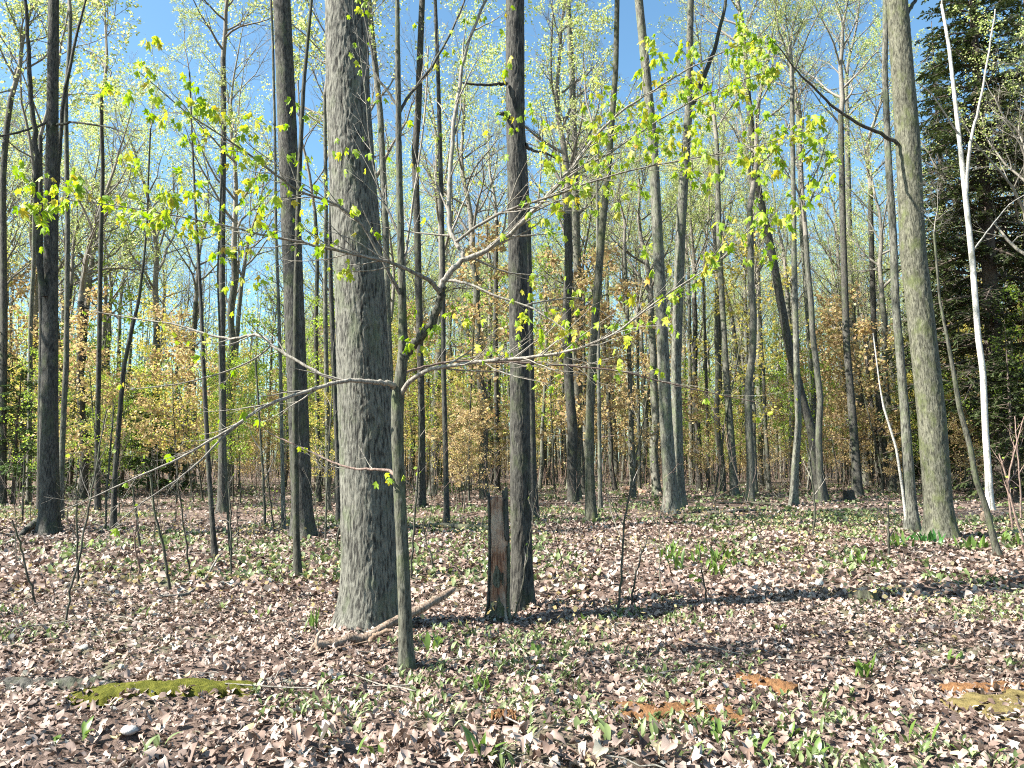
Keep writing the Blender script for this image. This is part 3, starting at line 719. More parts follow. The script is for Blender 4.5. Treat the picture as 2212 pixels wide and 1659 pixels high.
# a few tufts sprouting from trunk and fork
for px, py, dy, n in ((925, 705, -.1, 9), (880, 745, -.15, 8), (915, 690, 0, 5), (840, 1035, -.1, 5), (790, 335, -.3, 5), (735, 325, -.3, 4), (1130, 710, -.4, 5), (1140, 640, -.4, 5), (980, 670, -.2, 6), (1010, 700, -.2, 6),
                      (640, 225, -.6, 6), (650, 345, -.6, 6), (780, 10, -.2, 6), (1115, 255, -.4, 7), (1085, 240, -.4, 5), (1770, 380, -1, 7), (1750, 420, -1, 7), (1720, 440, -1, 8), (1690, 470, -1, 7), (1640, 500, -1, 7), (1100, 140, -.4, 4), (60, 400, -1, 10), (110, 440, -1, 10), (140, 400, -1, 7), (20, 360, -1, 5), (90, 490, -1, 6)):
    c = at(px, py, sY + dy) - sb
    LP = np.concatenate([LP, c + r.normal(0, .05, (n, 3))])
print('sapling leaves', len(LP))
lmesh = []
for i in range(8):
    rr_ = np.random.default_rng(900 + i)
    V2, Fc = fan(palmate(True))
    x_, y_2 = V2[:, 0] * .9, V2[:, 1]
    z_ = -np.abs(x_) * rr_.uniform(.4, 1.1) - (y_2 - .3) ** 2 * rr_.uniform(.1, .5) + rr_.normal(0, .03, len(x_))
    V = np.stack([x_ * rr_.uniform(.6, .95), y_2, z_], 1) * .052
    # petiole
    pet = np.array([[-.0009, 0, 0], [.0009, 0, 0], [.0009, .016, .004], [-.0009, .016, .004], [0, .016, .0052], [0, 0, .0012]])
    V[:, 1] += .012
    pf = np.array([[0, 1, 2], [0, 2, 3], [0, 5, 4], [0, 4, 3], [1, 2, 4], [1, 4, 5]])
    lmesh.append(((V, Fc), (pet, pf)))
lobj = [mesh('leaf', list(a), M['spring_near']) for a in lmesh]
def leaf_rot(rr_):
    # hanging: leaf's long axis points down and outward
    return (rr_.uniform(-1.75, -.5), rr_.normal(0, .5), rr_.uniform(0, 6.28))
dist = np.linalg.norm(LP + sb - np.array([0, 0, CAMH]), axis=1)
wx = LP + sb
vis = (np.abs(wx[:, 0]) < .64 * wx[:, 1]) & (wx[:, 2] < CAMH + .6 * wx[:, 1])
orderL = np.argsort(dist + (~vis) * 50)
mass = []
for n_, k in enumerate(orderL):
    rot = leaf_rot(r); s_ = r.uniform(.55, 1.25)
    if n_ < 300:
        obj('leaf', lobj[n_ % 8], sap, LP[k], rot, (s_, s_, s_))
    else:
        Rm = np.array(Euler(rot).to_matrix())
        for V, Fc in lmesh[n_ % 8][:1]:
            mass.append((V @ Rm.T * s_ + LP[k], Fc))
if mass:
    o = obj('leaf_mass', mesh('leaf_mass', mass, M['spring_near_i']), sap); o['kind'] = 'stuff'

# ------------------------------------------------------------------ hemlocks
def hemlock_mesh(seed, H, spread, n1, mat, low=.08, fine=1., n2=18):
    r = np.random.default_rng(seed)
    N = 14
    zz = np.linspace(0, H, N)
    P = np.stack([r.normal(0, .02, N).cumsum() * .6, r.normal(0, .02, N).cumsum() * .6, zz], 1)
    R = .021 * H * (1 - zz / H * .96) * .62 + .004
    Lb = np.array([1.])
    P1, R1, L1 = grow(r, P[None], R[None], Lb, n1, low, .985, (1.1, 1.7), 1., 0., 8, .3, -.55, .07)
    # lengths follow a cone: rebuild by scaling about the start
    t = np.clip(P1[:, 0, 2] / H, 0, 1)
    Lw = spread * (1 - t) ** .75 * r.uniform(.6, 1.1, len(t)) + .25
    P1 = P1[:, :1] + (P1 - P1[:, :1]) * (Lw / L1)[:, None, None]; L1 = Lw
    limbs = [tubes(P1, R1, 4)]
    P2, R2, L2 = grow(r, P1, R1, L1, n2, .10, 1, (.7, 1.1), .36, .6, 5, .5, -.35, .06, flat=.85, rmin=.003)
    limbs.append(tubes(P2, R2, 3))
    P3, R3, L3 = grow(r, P2, R2, L2, 8, .05, 1, (.6, 1.), .42, .45, 3, .5, -.2, .05, flat=.9, rmin=.002)
    # needle sprays: flat strips along the twiglets
    d = P3[:, -1] - P3[:, 0]
    side = unit(np.cross(d, np.array([0, 0, 1.]) + r.normal(0, .35, d.shape)))
    w = (.034 * fine * r.uniform(.7, 1.4, len(d)))[:, None]
    m = P3[:, 1]
    V = np.stack([P3[:, 0], m + side * w, P3[:, -1], m - side * w], 1).reshape(-1, 3)
    d2 = P2[:, -1] - P2[:, 0]; s2 = unit(np.cross(d2, [0, 0, 1.])); w2 = .05 * fine
    V2 = np.stack([P2[:, 1], P2[:, 2] + s2 * w2, P2[:, -1] + d2 * .08, P2[:, 2] - s2 * w2], 1).reshape(-1, 3)
    fol = [(V, np.arange(len(V)).reshape(-1, 4)), (V2, np.arange(len(V2)).reshape(-1, 4))]
    return (trunk_mesh(P, R, 'hembark', 14, .3, 0, .3, seed), mesh('limbs', limbs, M['hembark']), mesh('foliage', fol, M[mat]))
HEM = hemlock_mesh(1, 34, 5.4, 260, 'hemlock', .07, 1.25, 24)
HEM2 = hemlock_mesh(2, 9, 2.6, 90, 'hemlock', .06, 1.2)
HEM3 = hemlock_mesh(3, 5, 1.7, 46, 'hemlock_young', .08, 1.)
def hem(proto, px, py, label, s=1., rz=0., group=None, d=None):
    g = G(px, py) if d is None else at(px, py, d)
    e = empty('hemlock_tree', (g[0], g[1], float(hgt(g[0], g[1]))), label, 'tree', group, (0, 0, rz), (s, s, s))
    for nm, me in zip(('trunk', 'limbs', 'foliage'), proto): obj(nm, me, e)
    TREES.append((g[0], g[1]))
hem(HEM, 2168, 1076, 'tall dark hemlock filling the space behind the birch', 1., .4)
hem(HEM, 2290, 1058, 'second tall dark hemlock crowding the one behind the birch', 1.1, 2.2)
hem(HEM, 2072, 1053, 'dark-trunked hemlock standing farther back behind the thick mossy tree', .95, 4.)
hem(HEM2, 2030, 1058, 'low spreading hemlock under the tall hemlocks', 1.1, 1.)
hem(HEM2, 1968, 1050, 'low hemlock whose sprays show left of the thick mossy tree', 1., 3.)
hem(HEM2, 2195, 1090, 'low hemlock with sprays hanging right of the birch', .85, 5.)
for k, (px, py, s) in enumerate(((28, 1092, 1.1), (150, 1075, 1.2), (262, 1068, 1.25), (320, 1062, 1.3), (380, 1064, 1.1), (-20, 1070, 1.5), (205, 1058, 1.5), (960, 1060, .9), (1255, 1060, .45))):
    hem(HEM3, px, py, 'dark bush-sized hemlock crouching at the foot of the grey tufted tree' if k == 8 else 'small lone hemlock with light sprays behind the thin straight tree' if k == 7 else 'young bushy hemlock in the green understory behind the left trees', s, k * 1.3,
        'young hemlocks in the left understory' if k < 7 else None)

# ------------------------------------------------------------------ background trees and saplings
def bg_trunk(seed):
    r = np.random.default_rng(seed)
    n = 9; H = 9.
    P = np.zeros((n, 3)); P[:, 2] = np.linspace(0, H, n)
    P[:, 0] = r.normal(0, .10, n).cumsum(); P[:, 1] = r.normal(0, .10, n).cumsum(); P[:, :2] -= P[0, :2]
    R = np.linspace(.205, CR, n)
    return trunk_mesh(P, R, 'pale' if seed % 3 else 'dark', 12, .45, 0, .35, seed), P[-1]
BGT = [bg_trunk(i) for i in range(6)]
r = np.random.default_rng(31)
pts = list(TREES); nb = 0; tries = 0
while nb < 230 and tries < 9000:
    tries += 1
    y = math.sqrt(r.uniform(30 ** 2, 92 ** 2)); x = r.uniform(-1, 1) * (.74 * y + 3)
    if x < -.30 * y and y > 62 : continue
    if min((x - a) ** 2 + (y - b) ** 2 for a, b in pts) < 1.6: continue
    pts.append((x, y))
    s = r.uniform(.5, 1.15)
    u = x / y
    where = ('beyond the young hemlocks' if u < -.42 else 'beyond the wide-headed tree' if u < -.24 else 'beyond the massive maple' if u < -.08 else 'beyond the broken snag' if u < .08
             else 'beyond the straight pair of the clearing' if u < .30 else 'beyond the knotty leaning tree' if u < .46 else 'near the dark hemlocks')
    lab = '%s %s tree, %s %s' % ('stout' if s > .85 else 'slender', 'pale grey' if nb % 3 else 'dark-barked', 'far back' if y > 62 else 'midway back', where)
    e = empty('tree', (x, y, float(hgt(x, y))), lab, 'tree', 'far trees: ' + lab,
              (r.normal(0, .025), r.normal(0, .025), r.uniform(0, 6.28)), (s, s, r.uniform(1., 1.5) * (s ** .35)))
    tm, tip = BGT[nb % 6]
    obj('trunk', tm, e)
    c = CROWNS[r.integers(0, 6)]
    sz = 1 / e.scale[2] * s
    for nm, me in zip(('limbs', 'foliage'), c):
        obj(nm, me, e, tip - [0, 0, .02], (0, 0, r.uniform(0, 6.28)), (1., 1., sz ** .5))
    nb += 1

# trees standing outside the picture on the sunward side, whose branch shadows cross the clearing
for k, (x, y, s) in enumerate(((-14.5, 16, .8), (-21, 15., 1.1), (-17, -3.5, .9))):
    e = empty('tree', (x, y, float(hgt(x, y))), ('grey tree west of the twin-stem tree', 'stout tree west of the pale trunk behind the hemlocks', 'grey tree well west of the litter foreground', 'short slight tree beside the dark painted shadow strip')[k], 'tree', None, (0, 0, k * 1.1), (s, s, s))
    tm, tip = BGT[k % 6]
    obj('trunk', tm, e)
    for nm, me in zip(('limbs', 'foliage'), CROWNS[(k + 3) % 6]):
        obj(nm, me, e, tip - [0, 0, .02], (0, 0, k * 2.))

def sap_proto(seed, mat, H=5.2, nl=5, twigmat='twig', horiz=(.8, 1.35), k1=20, lsz=.085):
    r = np.random.default_rng(seed)
    N = 12
    P = np.zeros((1, N, 3)); d = np.array([0, 0, 1.])
    for n in range(1, N):
        d = unit(d + r.normal(0, .06, 3) + [0, 0, .05]); P[0, n] = P[0, n - 1] + d * H / (N - 1)
    R = (.026 * (1 - np.linspace(0, 1, N) * .88))[None]
    st = tubes(P, R, 7)
    P1, R1, L1 = grow(r, P, R, np.array([H]), k1, .2, .98, horiz, .34, .6, 7, .45, .12, .09, rmin=.003)
    P2, R2, L2 = grow(r, P1, R1, L1, 6, .15, 1, (.5, .9), .4, .4, 5, .55, .05, .09, flat=.7, rmin=.0025)
    P3, R3, L3 = grow(r, P2, R2, L2, 3, .15, 1, (.5, .9), .5, .3, 3, .6, .0, .09, flat=.7, rmin=.002)
    lb = [tubes(P1, R1, 4), tubes(P2, R2, 3), tubes(P3, R3, 3)]
    t = np.concatenate([np.repeat(P3[:, -1], nl, 0), np.repeat(P3[:, 1], 2, 0), P2[:, -1]])
    t = t + r.normal(0, .07, t.shape)
    return mesh('stem', [st], M['young']), mesh('limbs', lb, M[twigmat]), mesh('foliage', [leafquads(r, t, lsz, .35)], M[mat])
SP = {'copper': [sap_proto(1, 'copper'), sap_proto(2, 'copper', 4.6, 4, 'redtwig')],
      'yellow': [sap_proto(3, 'yellow', 6., 4, lsz=.075), sap_proto(6, 'yellow', 5.5, 3, lsz=.07)],
      'green': [sap_proto(4, 'green', 5.5, 4, lsz=.075), sap_proto(5, 'green', 6.5, 4, lsz=.075)]}
SL = {'copper': 'thin understory sapling hung with copper-tan leaves', 'yellow': 'thin understory sapling in golden yellow new leaf', 'green': 'thin understory sapling in fresh green leaf'}
def sapling(kind, x, y, s, rz, v=0):
    u = x / y
    where = ('beyond the young hemlocks' if u < -.42 else 'beyond the wide-headed tree' if u < -.24 else 'beyond the massive maple' if u < -.08 else 'beyond the broken snag' if u < .08
             else 'beyond the straight pair' if u < .30 else 'beyond the knotty leaning tree' if u < .46 else 'near the dark hemlocks')
    lab = ('tall ' if s > 1.15 else 'short ') + SL[kind].replace('understory ', '') + ' ' + where
    e = empty('sapling', (x, y, float(hgt(x, y))), lab, 'sapling', 'saplings: ' + lab, (0, 0, rz), (s, s, s))
    for nm, me in zip(('stem', 'limbs', 'foliage'), SP[kind][v]): obj(nm, me, e)
r = np.random.default_rng(77)
cnt = 0; tries = 0
while cnt < 290 and tries < 9000:
    tries += 1
    y = math.sqrt(r.uniform(24 ** 2, 78 ** 2)); x = r.uniform(-1, 1) * (.72 * y + 2)
    u = x / y                                           # left: green and gold, middle: copper
    if min((x - a) ** 2 + (y - b) ** 2 for a, b in pts) < .8: continue
    if y < 34 and -.05 < u: continue
    pts.append((x, y))
    q = r.random()
    if u < -.18: kind = 'green' if q < .38 else 'yellow' if q < .72 else 'copper'
    elif u < .12: kind = 'copper' if q < .6 else 'yellow' if q < .85 else 'green'
    else: kind = 'copper' if q < .52 else 'green' if q < .78 else 'yellow'
    sapling(kind, x, y, r.uniform(.6, 1.5) * (1.6 if (y > 30 and r.random() < .45) else 1.), r.uniform(0, 6.28), int(r.integers(0, 2)))
    cnt += 1

# far wood and brush, read as one mass
r = np.random.default_rng(91)
n = 2100
y = np.sqrt(r.uniform(80 ** 2, 150 ** 2, n)); x = r.uniform(-1, 1, n) * (.8 * y + 5)
kk = ~((x < -.28 * y) & (r.random(n) < .45)); x, y = x[kk], y[kk]; n = len(x)
N = 6
Pf = np.zeros((n, N, 3)); Hh = r.uniform(12, 27, n)
Pf[:, :, 2] = np.linspace(0, 1, N)[None] * Hh[:, None] - .05
Pf[:, :, 0] = x[:, None] + r.normal(0, .16, (n, N)).cumsum(1); Pf[:, :, 1] = y[:, None] + r.normal(0, .16, (n, N)).cumsum(1)
Rf = r.uniform(.05, .18, n)[:, None] * np.linspace(1, .25, N)[None]
parts = [tubes(Pf, Rf, 5)]
P1, R1, L1 = grow(r, Pf, Rf, Hh, 9, .4, 1., (.4, .9), .26, .4, 4, .5, .4, .14, rmin=.012)
parts.append(tubes(P1, R1, 3))
e = tag(obj('far_wood_stems', mesh('far_wood_stems', parts, M['pale'])), 'mass of distant grey stems and bare boughs closing the wood', 'woodland', kind='stuff')
tips = np.repeat(P1[:, 1:].reshape(-1, 3), 3, 0); tips = tips[r.random(len(tips)) < .8]
tips = tips + r.normal(0, .7, tips.shape)
tag(obj('far_wood_leaves', mesh('far_wood_leaves', [leafquads(r, tips, .33, .2)], M['spring'])), 'pale yellow-green haze of distant new leaves', 'woodland', kind='stuff')
n = 5200
y = np.sqrt(r.uniform(38 ** 2, 110 ** 2, n)); x = r.uniform(-1, 1, n) * (.78 * y + 4)
Pf = np.zeros((n, 4, 3)); Hh = r.uniform(.5, 2.6, n)
Pf[:, :, 2] = np.linspace(0, 1, 4)[None] * Hh[:, None] - .03
Pf[:, :, 0] = x[:, None] + r.normal(0, .12, (n, 4)).cumsum(1); Pf[:, :, 1] = y[:, None] + r.normal(0, .12, (n, 4)).cumsum(1)
Rf = np.repeat(r.uniform(.007, .018, n)[:, None], 4, 1)
tag(obj('far_brush', mesh('far_brush', [tubes(Pf, Rf, 3)], M['redtwig'])), 'purplish brown brush of thin bare stems along the back of the clearing', 'brush', kind='stuff')
pp = np.repeat(Pf[:, 2:].reshape(-1, 3), 3, 0); pp = pp[r.random(len(pp)) < .55] + 0
pp = pp + r.normal(0, .25, pp.shape)
tag(obj('far_brush_leaves', mesh('far_brush_leaves', [leafquads(r, pp, .13, .2)], M['copper'])), 'dry copper leaves caught among the far brush', 'brush', kind='stuff')

# ------------------------------------------------------------------ whips: thin bare saplings in the leaf litter
def whip(label, pts, mat='young', forks=3, seed=0, leafy=0, group=None):
    g = G(pts[0][0], pts[0][1]); base = np.array([g[0], g[1], float(hgt(g[0], g[1]))])
    e = empty('sapling_whip', base, label, 'sapling', group)
    pts = [(a, b, w) for a, b, w in pts]
    P, R = pix_path(pts, g[1])
    P[0] = base - [0, 0, .03]
    t = np.linspace(0, len(P) - 1, len(P) * 4); i = np.arange(len(P))
    P = np.stack([np.interp(t, i, P[:, k]) for k in range(3)], 1) - base; R = np.interp(t, i, R)
    for _ in range(2): P[1:-1] = (P[:-2] + 2 * P[1:-1] + P[2:]) / 4
    rr_ = np.random.default_rng(seed + 3000)
    P[2:-1] += rr_.normal(0, .006, (len(P) - 3, 3))
    P[:, 1] += np.linspace(0, rr_.uniform(-.3, .3), len(P))
    obj('stem', mesh('stem', [tubes(P[None], R[None], 7)], M[mat]), e)
    L = np.array([np.linalg.norm(np.diff(P, axis=0), axis=1).sum()])
    if forks:
        P1, R1, L1 = grow(rr_, P[None], R[None], L, forks, .3, .98, (.4, .9), .35, .5, 6, .6, .3, .08, rmin=.0022)
        P2, R2, L2 = grow(rr_, P1, R1, L1, 3, .2, 1, (.4, .9), .45, .4, 5, .6, .2, .08, rmin=.0018)
        for q_ in range(forks):
            obj('twig', mesh('twig', [tubes(P1[q_:q_ + 1], R1[q_:q_ + 1], 5), tubes(P2[q_ * 3:q_ * 3 + 3], R2[q_ * 3:q_ * 3 + 3], 4)], M[mat if mat != 'young' else 'twig']), e)
        if leafy:
            t = np.concatenate([P2[:, -1], P1[:, -1], P2[:, 2]]); t = t[rr_.random(len(t)) < leafy]
            obj('foliage', mesh('foliage', [leafquads(rr_, t, .06, .4)], M['green']), e)
W_ = [
    ('whip sapling rising from litter with a sharp bend at mid height', [(368, 1275, 7), (362, 1215, 6), (350, 1150, 5.5), (340, 1100, 5), (336, 1030, 4.5), (334, 1010, 3)], 2),
    ('tall thin whip leaning right beside the twin-stem tree', [(141, 1345, 5), (147, 1270, 5), (160, 1190, 4.5), (175, 1080, 4), (186, 980, 3.5), (200, 880, 2.5)], 4),
    ('whip sapling at the left with twiggy forks over pale stones', [(80, 1312, 5), (74, 1250, 4.5), (66, 1180, 4), (58, 1120, 3)], 3),
    ('thin dark whip next to the tall leaning whip', [(172, 1275, 5), (168, 1220, 4.5), (172, 1140, 4), (170, 1060, 3), (180, 990, 2)], 4),
    ('wavy thin whip behind the fallen curved stick', [(305, 1190, 5), (300, 1150, 5), (296, 1100, 4.5), (290, 1050, 4)], 3),
    ('forked whip in the litter right of the crooked dark tree', [(300, 1270, 4), (310, 1215, 4), (306, 1180, 3.5), (318, 1120, 2.5)], 4),
    ('slender whip growing behind the whip with the bend', [(412, 1250, 4), (408, 1180, 4), (402, 1100, 3.2), (398, 1020, 2.5)], 3),
    ('thin dark whip close to the bowed stem', [(500, 1255, 4.5), (497, 1190, 4), (494, 1110, 3.5), (488, 1040, 3)], 3),
    ('bare whip left of the massive maple base', [(724, 1190, 4.5), (733, 1150, 5), (745, 1110, 5), (750, 1070, 4)], 2),
    ('thin whip between slim pole stem and massive maple', [(703, 1170, 4.5), (705, 1080, 4), (710, 980, 3.5), (718, 850, 3), (722, 740, 2)], 4),
    ('twin thin whip beside the forked sapling trunk', [(888, 1250, 4.5), (893, 1150, 4.5), (902, 1060, 4), (908, 950, 3), (910, 880, 2)], 4),
    ('open forked whip in front of the snag and maple', [(940, 1240, 4), (930, 1200, 4), (918, 1170, 3), (908, 1130, 2)], 3),
    ('tall bare whip standing alone in the clearing', [(1332, 1320, 5.5), (1342, 1260, 5), (1346, 1180, 4.5), (1352, 1110, 4.2), (1366, 1040, 4), (1385, 950, 3), (1395, 900, 2)], 6),
    ('second bare whip leaning right in the clearing', [(1362, 1318, 4.5), (1370, 1260, 4), (1390, 1200, 3.5), (1405, 1160, 2.5)], 4),
    ('short leafy-tipped whip in the clearing among broad leaves', [(1530, 1310, 4), (1520, 1270, 4), (1508, 1230, 3.2), (1500, 1180, 2.5)], 4),
    ('bent bare whip in front of the pale clearing trunk', [(1752, 1164, 4.5), (1762, 1130, 4.5), (1764, 1080, 4), (1756, 1000, 3.5), (1748, 950, 3)], 3),
    ('short dead stick-like whip before the pale-topped tree', [(1921, 1205, 6), (1917, 1170, 5.5), (1914, 1130, 4), (1911, 1090, 2.5)], 2),
    ('thin brown whip bending by the right edge under the hemlock', [(2215, 1180, 5), (2195, 1130, 5), (2180, 1080, 4.5), (2165, 1020, 4), (2150, 980, 3)], 5),
    ('curving brown whip right of the birch', [(2188, 1150, 5), (2180, 1090, 4.5), (2172, 1040, 4), (2190, 960, 3), (2205, 900, 2)], 6),
    ('upright brown whip right of the curving one', [(2205, 1120, 4), (2203, 1060, 3.5), (2196, 980, 3), (2188, 900, 2)], 5),
    ('thin stem growing at the foot of the tree next to the snag', [(1095, 1350, 4), (1115, 1315, 4), (1128, 1270, 3.5), (1135, 1210, 3), (1150, 1120, 2), (1160, 1040, 1.5)], 2),
    ('slim pole among copper leaves left of the thin straight tree', [(573, 1140, 6), (571, 1040, 5.5), (566, 920, 5), (558, 780, 4)], 4),
    ('small whip at foot of the dark leaning tree', [(594, 1160, 4), (590, 1100, 3.6), (585, 1020, 3)], 3),
    ('leafy-topped whip beside the crooked dark tree', [(228, 1150, 5), (226, 1080, 4.5), (230, 980, 4), (236, 880, 3)], 5),
    ('thin upright whip near the wood edge left of the twin-stem tree', [(48, 1130, 4.5), (50, 1060, 4), (54, 980, 3)], 4),
]
for k, (lab, p_, f_) in enumerate(W_):
    whip(lab, p_, 'redtwig' if k in (17, 18, 19, 5) else 'young', f_, k, .4 if k in (14, 23, 21) else .12)

def whip_proto(seed, H):
    r = np.random.default_rng(seed)
    N = 10; P = np.zeros((1, N, 3)); d = np.array([r.normal(0, .2), r.normal(0, .2), 1.])
    for n in range(1, N):
        d = unit(d + r.normal(0, .13, 3) + [0, 0, .04]); P[0, n] = P[0, n - 1] + d * H / (N - 1)
    R = (.009 * (1 - np.linspace(0, 1, N) * .8))[None]
    st = mesh('stem', [tubes(P - [0, 0, .03], R, 6)], M['young'])
    k = 4
    P1, R1, L1 = grow(r, P, R, np.array([H]), k, .3, .95, (.4, .95), .4, .5, 6, .6, .3, .1, rmin=.003)
    P2, R2, L2 = grow(r, P1, R1, L1, 3, .2, 1, (.4, .9), .45, .4, 4, .6, .2, .1, rmin=.002)
    return [('stem', st)] + [('twig', mesh('twig', [tubes(P1[q:q + 1], R1[q:q + 1], 4), tubes(P2[q * 3:q * 3 + 3], R2[q * 3:q * 3 + 3], 3)], M['redtwig' if seed % 2 else 'twig'])) for q in range(k)]
WP = [whip_proto(2000 + i, 1.1 + .5 * i) for i in range(4)]
r = np.random.default_rng(2222); cw = 0
while cw < 60:
    y = math.sqrt(r.uniform(9.5 ** 2, 26 ** 2)); x = r.uniform(-.68, .7) * y
    if x > -.15 * y and r.random() < .72: continue
    if min((x - a) ** 2 + (y - b) ** 2 for a, b in pts) < .3: continue
    u = x / y
    lab = '%s bare %s whip sapling in the litter %s' % (('low', 'knee-high', 'shoulder-high', 'tall')[cw % 4], 'reddish' if (2000 + cw % 4) % 2 else 'grey',
          'near the twin-stem tree' if u < -.45 else 'near the bowed stem' if u < -.28 else 'near the dark leaning tree' if u < -.12 else 'about the broken snag' if u < .1 else 'in the open clearing' if u < .4 else 'near the thick mossy tree')
    e = empty('sapling_whip', (x, y, float(hgt(x, y))), lab, 'sapling', 'whips: ' + lab, (r.normal(0, .1), r.normal(0, .1), r.uniform(0, 6.28)))
    s_ = r.uniform(.8, 1.3); e.scale = (s_, s_, s_)
    for nm, me in WP[cw % 4]: obj(nm, me, e)
    cw += 1

# ------------------------------------------------------------------ broken snag
g = G(1076, 1337)
sn = empty('broken_snag', (g[0], g[1], float(hgt(g[0], g[1]))), 'rotten broken tree snag with red-brown heartwood and flaking bark', 'tree stump')
def snag_shell(th0, th1, z0, z1, rad, thick, mat, seed, name, nth=20, nz=70, jag=.1, amp=.012):
    r_ = np.random.default_rng(seed)
    full = th1 - th0 > 6.2
    th = np.linspace(th0, th1, nth, endpoint=not full)
    topj = z1 + (vnoise(np.stack([np.cos(th) * 4, np.sin(th) * 4, np.zeros(nth)], 1), seed) - .6) * jag * 2
    botj = z0 + (0 if z0 < 0 else (vnoise(np.stack([np.cos(th) * 5 + 9, np.sin(th) * 5, np.zeros(nth)], 1), seed) - .5) * jag * 1.6)
    s = np.linspace(0, 1, nz)[:, None]
    z = botj * (1 - s) + topj * s
    def surf(off):
        rr_ = rad * (1 - .10 * z / 1.3 + .30 * np.exp(-np.clip(z, 0, 9) / .09)) + off
        q = np.stack([np.cos(th)[None] * rr_ * 42, np.sin(th)[None] * rr_ * 42, z * 4.5], -1).reshape(-1, 3)
        q2 = q * [.3, .3, .45]
        d = (amp * (1.2 * (1 - np.abs(2 * vnoise(q, seed) - 1)) - .8) + amp * 2.0 * (vnoise(q2, seed + 4) - .5)).reshape(z.shape)
        rr_ = rr_ + d
        return np.stack([rr_ * np.cos(th) + .012 * np.sin(3 * z), rr_ * np.sin(th), z], -1)
    A = surf(0); Bm = surf(-thick)
    V = np.concatenate([A.reshape(-1, 3), Bm.reshape(-1, 3)])
    off = nz * nth
    Fs = []
    m = nth if full else nth - 1
    n_, s_ = np.meshgrid(np.arange(nz - 1), np.arange(m), indexing='ij')
    i0 = n_ * nth + s_; i1 = n_ * nth + (s_ + 1) % nth
    qd = np.stack([i0, i1, i1 + nth, i0 + nth], -1).reshape(-1, 4)
    Fs += [qd, qd[:, ::-1] + off]
    a = np.arange(m); b2 = (a + 1) % nth
    tp = (nz - 1) * nth
    Fs.append(np.stack([tp + a, tp + b2, off + tp + b2, off + tp + a], 1)); Fs.append(np.stack([a, off + a, off + b2, b2], 1))
    if not full:
        n1 = np.arange(nz - 1) * nth
        Fs.append(np.stack([n1, n1 + nth, off + n1 + nth, off + n1], 1)); n2 = n1 + nth - 1
        Fs.append(np.stack([n2, off + n2, off + n2 + nth, n2 + nth], 1))
    return obj(name, mesh(name, [(V, np.concatenate(Fs))], M[mat], False), sn)
D = math.radians
snag_shell(0, 2 * math.pi, -.05, 1.27, .098, .06, 'redrot', 4, 'heartwood', 56, 110, .03, .010)
snag_shell(D(150), D(207), -.03, 1.31, .122, .018, 'dark', 5, 'bark_plate', 14, 70, .05, .008)
snag_shell(D(306), D(420), .82, 1.33, .124, .02, 'dark', 6, 'bark_plate', 18, 50, .08, .008)
snag_shell(D(330), D(430), -.03, .80, .120, .02, 'mossy', 7, 'bark_plate', 18, 50, .09, .008)
snag_shell(D(222), D(300), -.03, .20, .118, .018, 'mossy', 8, 'bark_plate', 14, 30, .10, .008)
snag_shell(D(232), D(296), .38, .56, .112, .012, 'mossy', 9, 'bark_plate', 12, 24, .09, .007)
snag_shell(D(60), D(150), -.03, 1.2, .120, .02, 'dark', 10, 'bark_plate', 14, 50, .1, .008)

# ------------------------------------------------------------------ fallen wood
def fallen(label, pts, mat='deadwood', sides=10, lift=0., name='fallen_branch', subs=(), cat='branch', seed=0, amp=.12):
    """a piece of wood lying on the ground; points are (px, py, width px, height above ground m)"""
    Pw, Rw = [], []
    for px, py, w, h in pts:
        if h > 0:
            # find ground point then raise: the drawn pixel is the wood's own place
            t_lo = G(px, min(1650, py)); p = t_lo
            Y_ = pts[0][1]
        p = G(px, py); r_ = w / 2 * p[1] / F
        Pw.append(p + [0, 0, h + r_ * .7 + .02 + float(relief(p[0], p[1]))]); Rw.append(r_)
    P = np.array(Pw); R = np.array(Rw)
    base = P[len(P) // 2].copy(); base[2] = float(hgt(base[0], base[1]))
    e = empty(name, base, label, cat)
    t = np.linspace(0, len(P) - 1, len(P) * 5); i = np.arange(len(P))
    Q = np.stack([np.interp(t, i, P[:, k]) for k in range(3)], 1); RR = np.interp(t, i, R)
    for _ in range(2): Q[1:-1] = (Q[:-2] + 2 * Q[1:-1] + Q[2:]) / 4
    r_ = np.random.default_rng(seed + 500)
    RR = RR * (1 + r_.normal(0, amp, len(RR)) * .6); Q[1:-1] += r_.normal(0, 1, (len(Q) - 2, 3)) * RR[1:-1, None] * .12
    RR[0] *= .5; RR[-1] *= .45
    V, Fc = tubes((Q - base)[None], RR[None], sides)
    V = V + r_.normal(0, 1, V.shape) * .03 * RR.mean()
    caps = [np.arange(sides)[None, ::-1], (np.arange(sides) + (len(Q) - 1) * sides)[None]]
    obj('wood', mesh('wood', [(V, Fc)] + [(V, c) for c in caps], M[mat]), e)
    return e, base
# the branch propped against the sapling: rooted low at the left, its broken end raised at the right
fY = G(690, 1420)[1]
P, R = pix_path([(668, 1428, 10), (690, 1420, 19), (740, 1402, 20), (790, 1388, 19), (828, 1362, 18), (860, 1345, 17), (900, 1328, 18), (930, 1310, 18), (958, 1294, 17), (984, 1277, 10)], fY, fY + 1.1)
base = np.array([P[1][0], P[1][1], float(hgt(P[1][0], P[1][1]))])
e = empty('fallen_branch', base, 'broken dead branch propped behind the sapling at the maple foot', 'branch')
t = np.linspace(0, 9, 50); i = np.arange(10)
Q = np.stack([np.interp(t, i, P[:, k]) for k in range(3)], 1); RR = np.interp(t, i, R)
for _ in range(3): Q[1:-1] = (Q[:-2] + 2 * Q[1:-1] + Q[2:]) / 4
RR *= 1 + np.random.default_rng(8).normal(0, .05, len(RR)); RR[-1] *= .3; RR[0] *= .4
